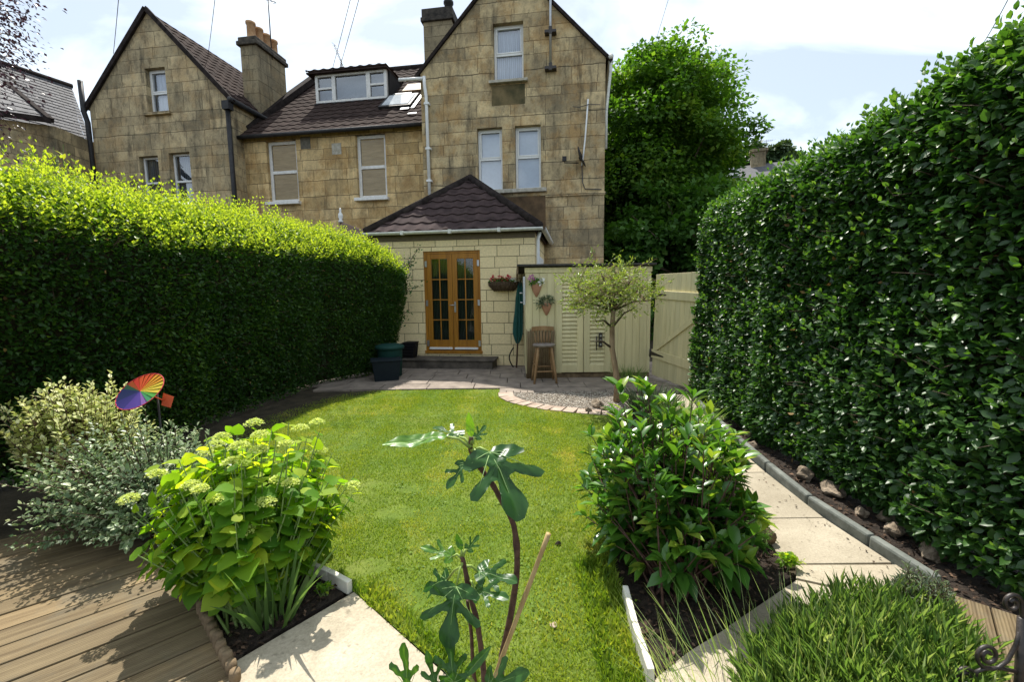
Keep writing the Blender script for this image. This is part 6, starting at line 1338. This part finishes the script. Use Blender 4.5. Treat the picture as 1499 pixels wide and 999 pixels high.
q1 = inn(B) - n3 * 3; s.add([tuple(p1), tuple(q1), tuple(q1 + [0, 0, zE_]), tuple(B - so_ - [0, 0, .1]), tuple(p1 + [0, 0, zE_ - .05])], [(0, 1, 2, 3, 4)]); s.build('wall', M['stone_left'], sh)
# lower wing in front of it
E_, F_ = at(-60, 95, 11.0), at(72, 172, 12.4); G_ = at(60, 182, 11.6)
s = MB(); e0 = at(-120, 150, 10.2); e1 = at(74, 176, 12.0); r0 = at(-120, 40, 11.0); r1 = at(8, 122, 13.2)
slates(s, e0, e1, r1, r0, 9); wing = s.build('wing_roof', M['slate'], sh)
s = MB(); s.beam(tuple(r1 - so_), tuple(e1 - so_ + [.0, 0, .0]), .14, .12); s.beam(tuple(e0 - so_), tuple(e1 - so_), .10, .12); s.build('verge', M['ridge'], wing)
s = MB(); g0 = e0 * [1, 1, 0] + [0, .25, 0] - so_ * [1, 1, 0]; g1 = e1 * [1, 1, 0] + [-.15, .25, 0] - so_ * [1, 1, 0]
s.add([tuple(g0), tuple(g1), tuple(g1 + [0, 0, e1[2] - .06]), tuple(g0 + [0, 0, e0[2] - .06])], [(0, 1, 2, 3)]); g2 = g1 + [-.5, 3.5, 0]; s.add([tuple(g1), tuple(g2), tuple(g2 + [0, 0, e1[2]]), tuple(g1 + [0, 0, e1[2] - .06])], [(0, 1, 2, 3)]); s.build('wing_wall', M['stone_left'], sh)
# white finial on a small grey roof behind the hedge
fp = at(500, 330, 10.6); cv = thing('conservatory', 'small grey lean-to roof with white finial behind the left hedge', 'lean-to', (float(fp[0]), float(fp[1]), 0)); co = np.array([fp[0], fp[1], 0])
s = MB(); a, b_, c_, d_ = at(497, 324, 10.6), at(548, 342, 10.3), at(548, 346, 9.6), at(497, 350, 9.6)
s.add([tuple(p - co) for p in (a, b_, c_, d_)] + [tuple((p - co) * [1, 1, 0]) for p in (a, b_, c_, d_)], [(0, 1, 2, 3), (3, 2, 6, 7), (2, 1, 5, 6), (1, 0, 4, 5), (0, 3, 7, 4)]); s.build('roof', M['tile'], cv)
s = MB(); s.lathe([(.05, 0), (.06, .03), (.03, .07), (.055, .13), (.05, .19), (.02, .25), (.028, .28), (.02, .32), (.004, .34)], tuple(at(499, 326, 10.6) - co), 14); s.build('finial', M['white'], cv)

# hill on the right with its house and trees
hl = MB(); nx, ny = 24, 16; vs = []
for j in range(ny):
    for i in range(nx):
        x = -20 + 140 * i / (nx - 1); y = 34 + 130 * j / (ny - 1); f = j / (ny - 1); z = -.5 + 34 * f ** 1.1 * (1 - .5 * math.exp(-((x - 30) / 60) ** 2) * 0) * max(0, 1 - abs((x - 40) / 90)) + .6 * math.sin(x * .2 + y * .13); vs.append((x, y, z if j else -1))
hl.add(vs, [(j * nx + i, j * nx + i + 1, (j + 1) * nx + i + 1, (j + 1) * nx + i) for j in range(ny - 1) for i in range(nx - 1)], .5, True); struct(hl.build('hill', mottled('hill_grass', (.03, .06, .02), (.06, .10, .035), .3, .95, 0)))
hp = at(1112, 262, 40); hh = thing('hillside_house', 'distant stone house with grey roof and tall chimney above the right hedge', 'house', (float(hp[0]), 40.0, 4.0), R_(-25))
zr = hp[2] - 4.0
s = MB(); s.box(-3.2, 3.2, 0, 6, 0, zr); s.build('wall', M['stone_chimney'], hh)
s = MB(); s.add([(-3.5, -.4, zr - .1), (3.5, -.4, zr - .1), (3.5, 3, zr + 2.0), (-3.5, 3, zr + 2.0), (3.5, 6.4, zr - .1), (-3.5, 6.4, zr - .1)], [(0, 1, 2, 3), (3, 2, 4, 5), (1, 4, 2), (0, 3, 5)]); s.build('roof', M['slate'], hh)
s = MB(); s.box(-.6, .6, 2.4, 3.6, zr + 1, zr + 3.0); s.box(-.75, .75, 2.25, 3.75, zr + 3.0, zr + 3.25); s.build('chimney', M['stone_chimney'], hh)
s = MB(); s.box(-2.6, -1.6, .62, .75, zr + .62, zr + 1.4); s.build('skylight', M['white'], hh)
yagi(at(1121, 232, 41), 'tiny aerial above the distant hillside house', 1.6, (.9, .1, .1), 6, 0, .9)
for i, (u, v, Y, r) in enumerate([(1112, 232, 70, 5.0), (1140, 240, 72, 4.0), (1090, 238, 74, 5), (1165, 248, 75, 4), (1060, 244, 72, 5), (1195, 252, 80, 5)]):
    p = at(u, v, Y); tree('hill_tree', ['round tree on the hill directly above the distant chimney', 'tree on the hill right of the distant chimney', 'tree on the hill left of the distant chimney, half behind the dark tree', 'low tree on the hill just above the right hedge', 'hill tree hidden mostly behind the dark tree', 'hill tree low behind the right hedge top'][i], (float(p[0]), Y, float(p[2]) - r * 1.9), 6, (float(p[0]), Y, float(p[2]) - r * .35), (r, r, r * .8), M['lf_hill'], 70, 60, .8, 100 + i, .4, 'trees on the hill')
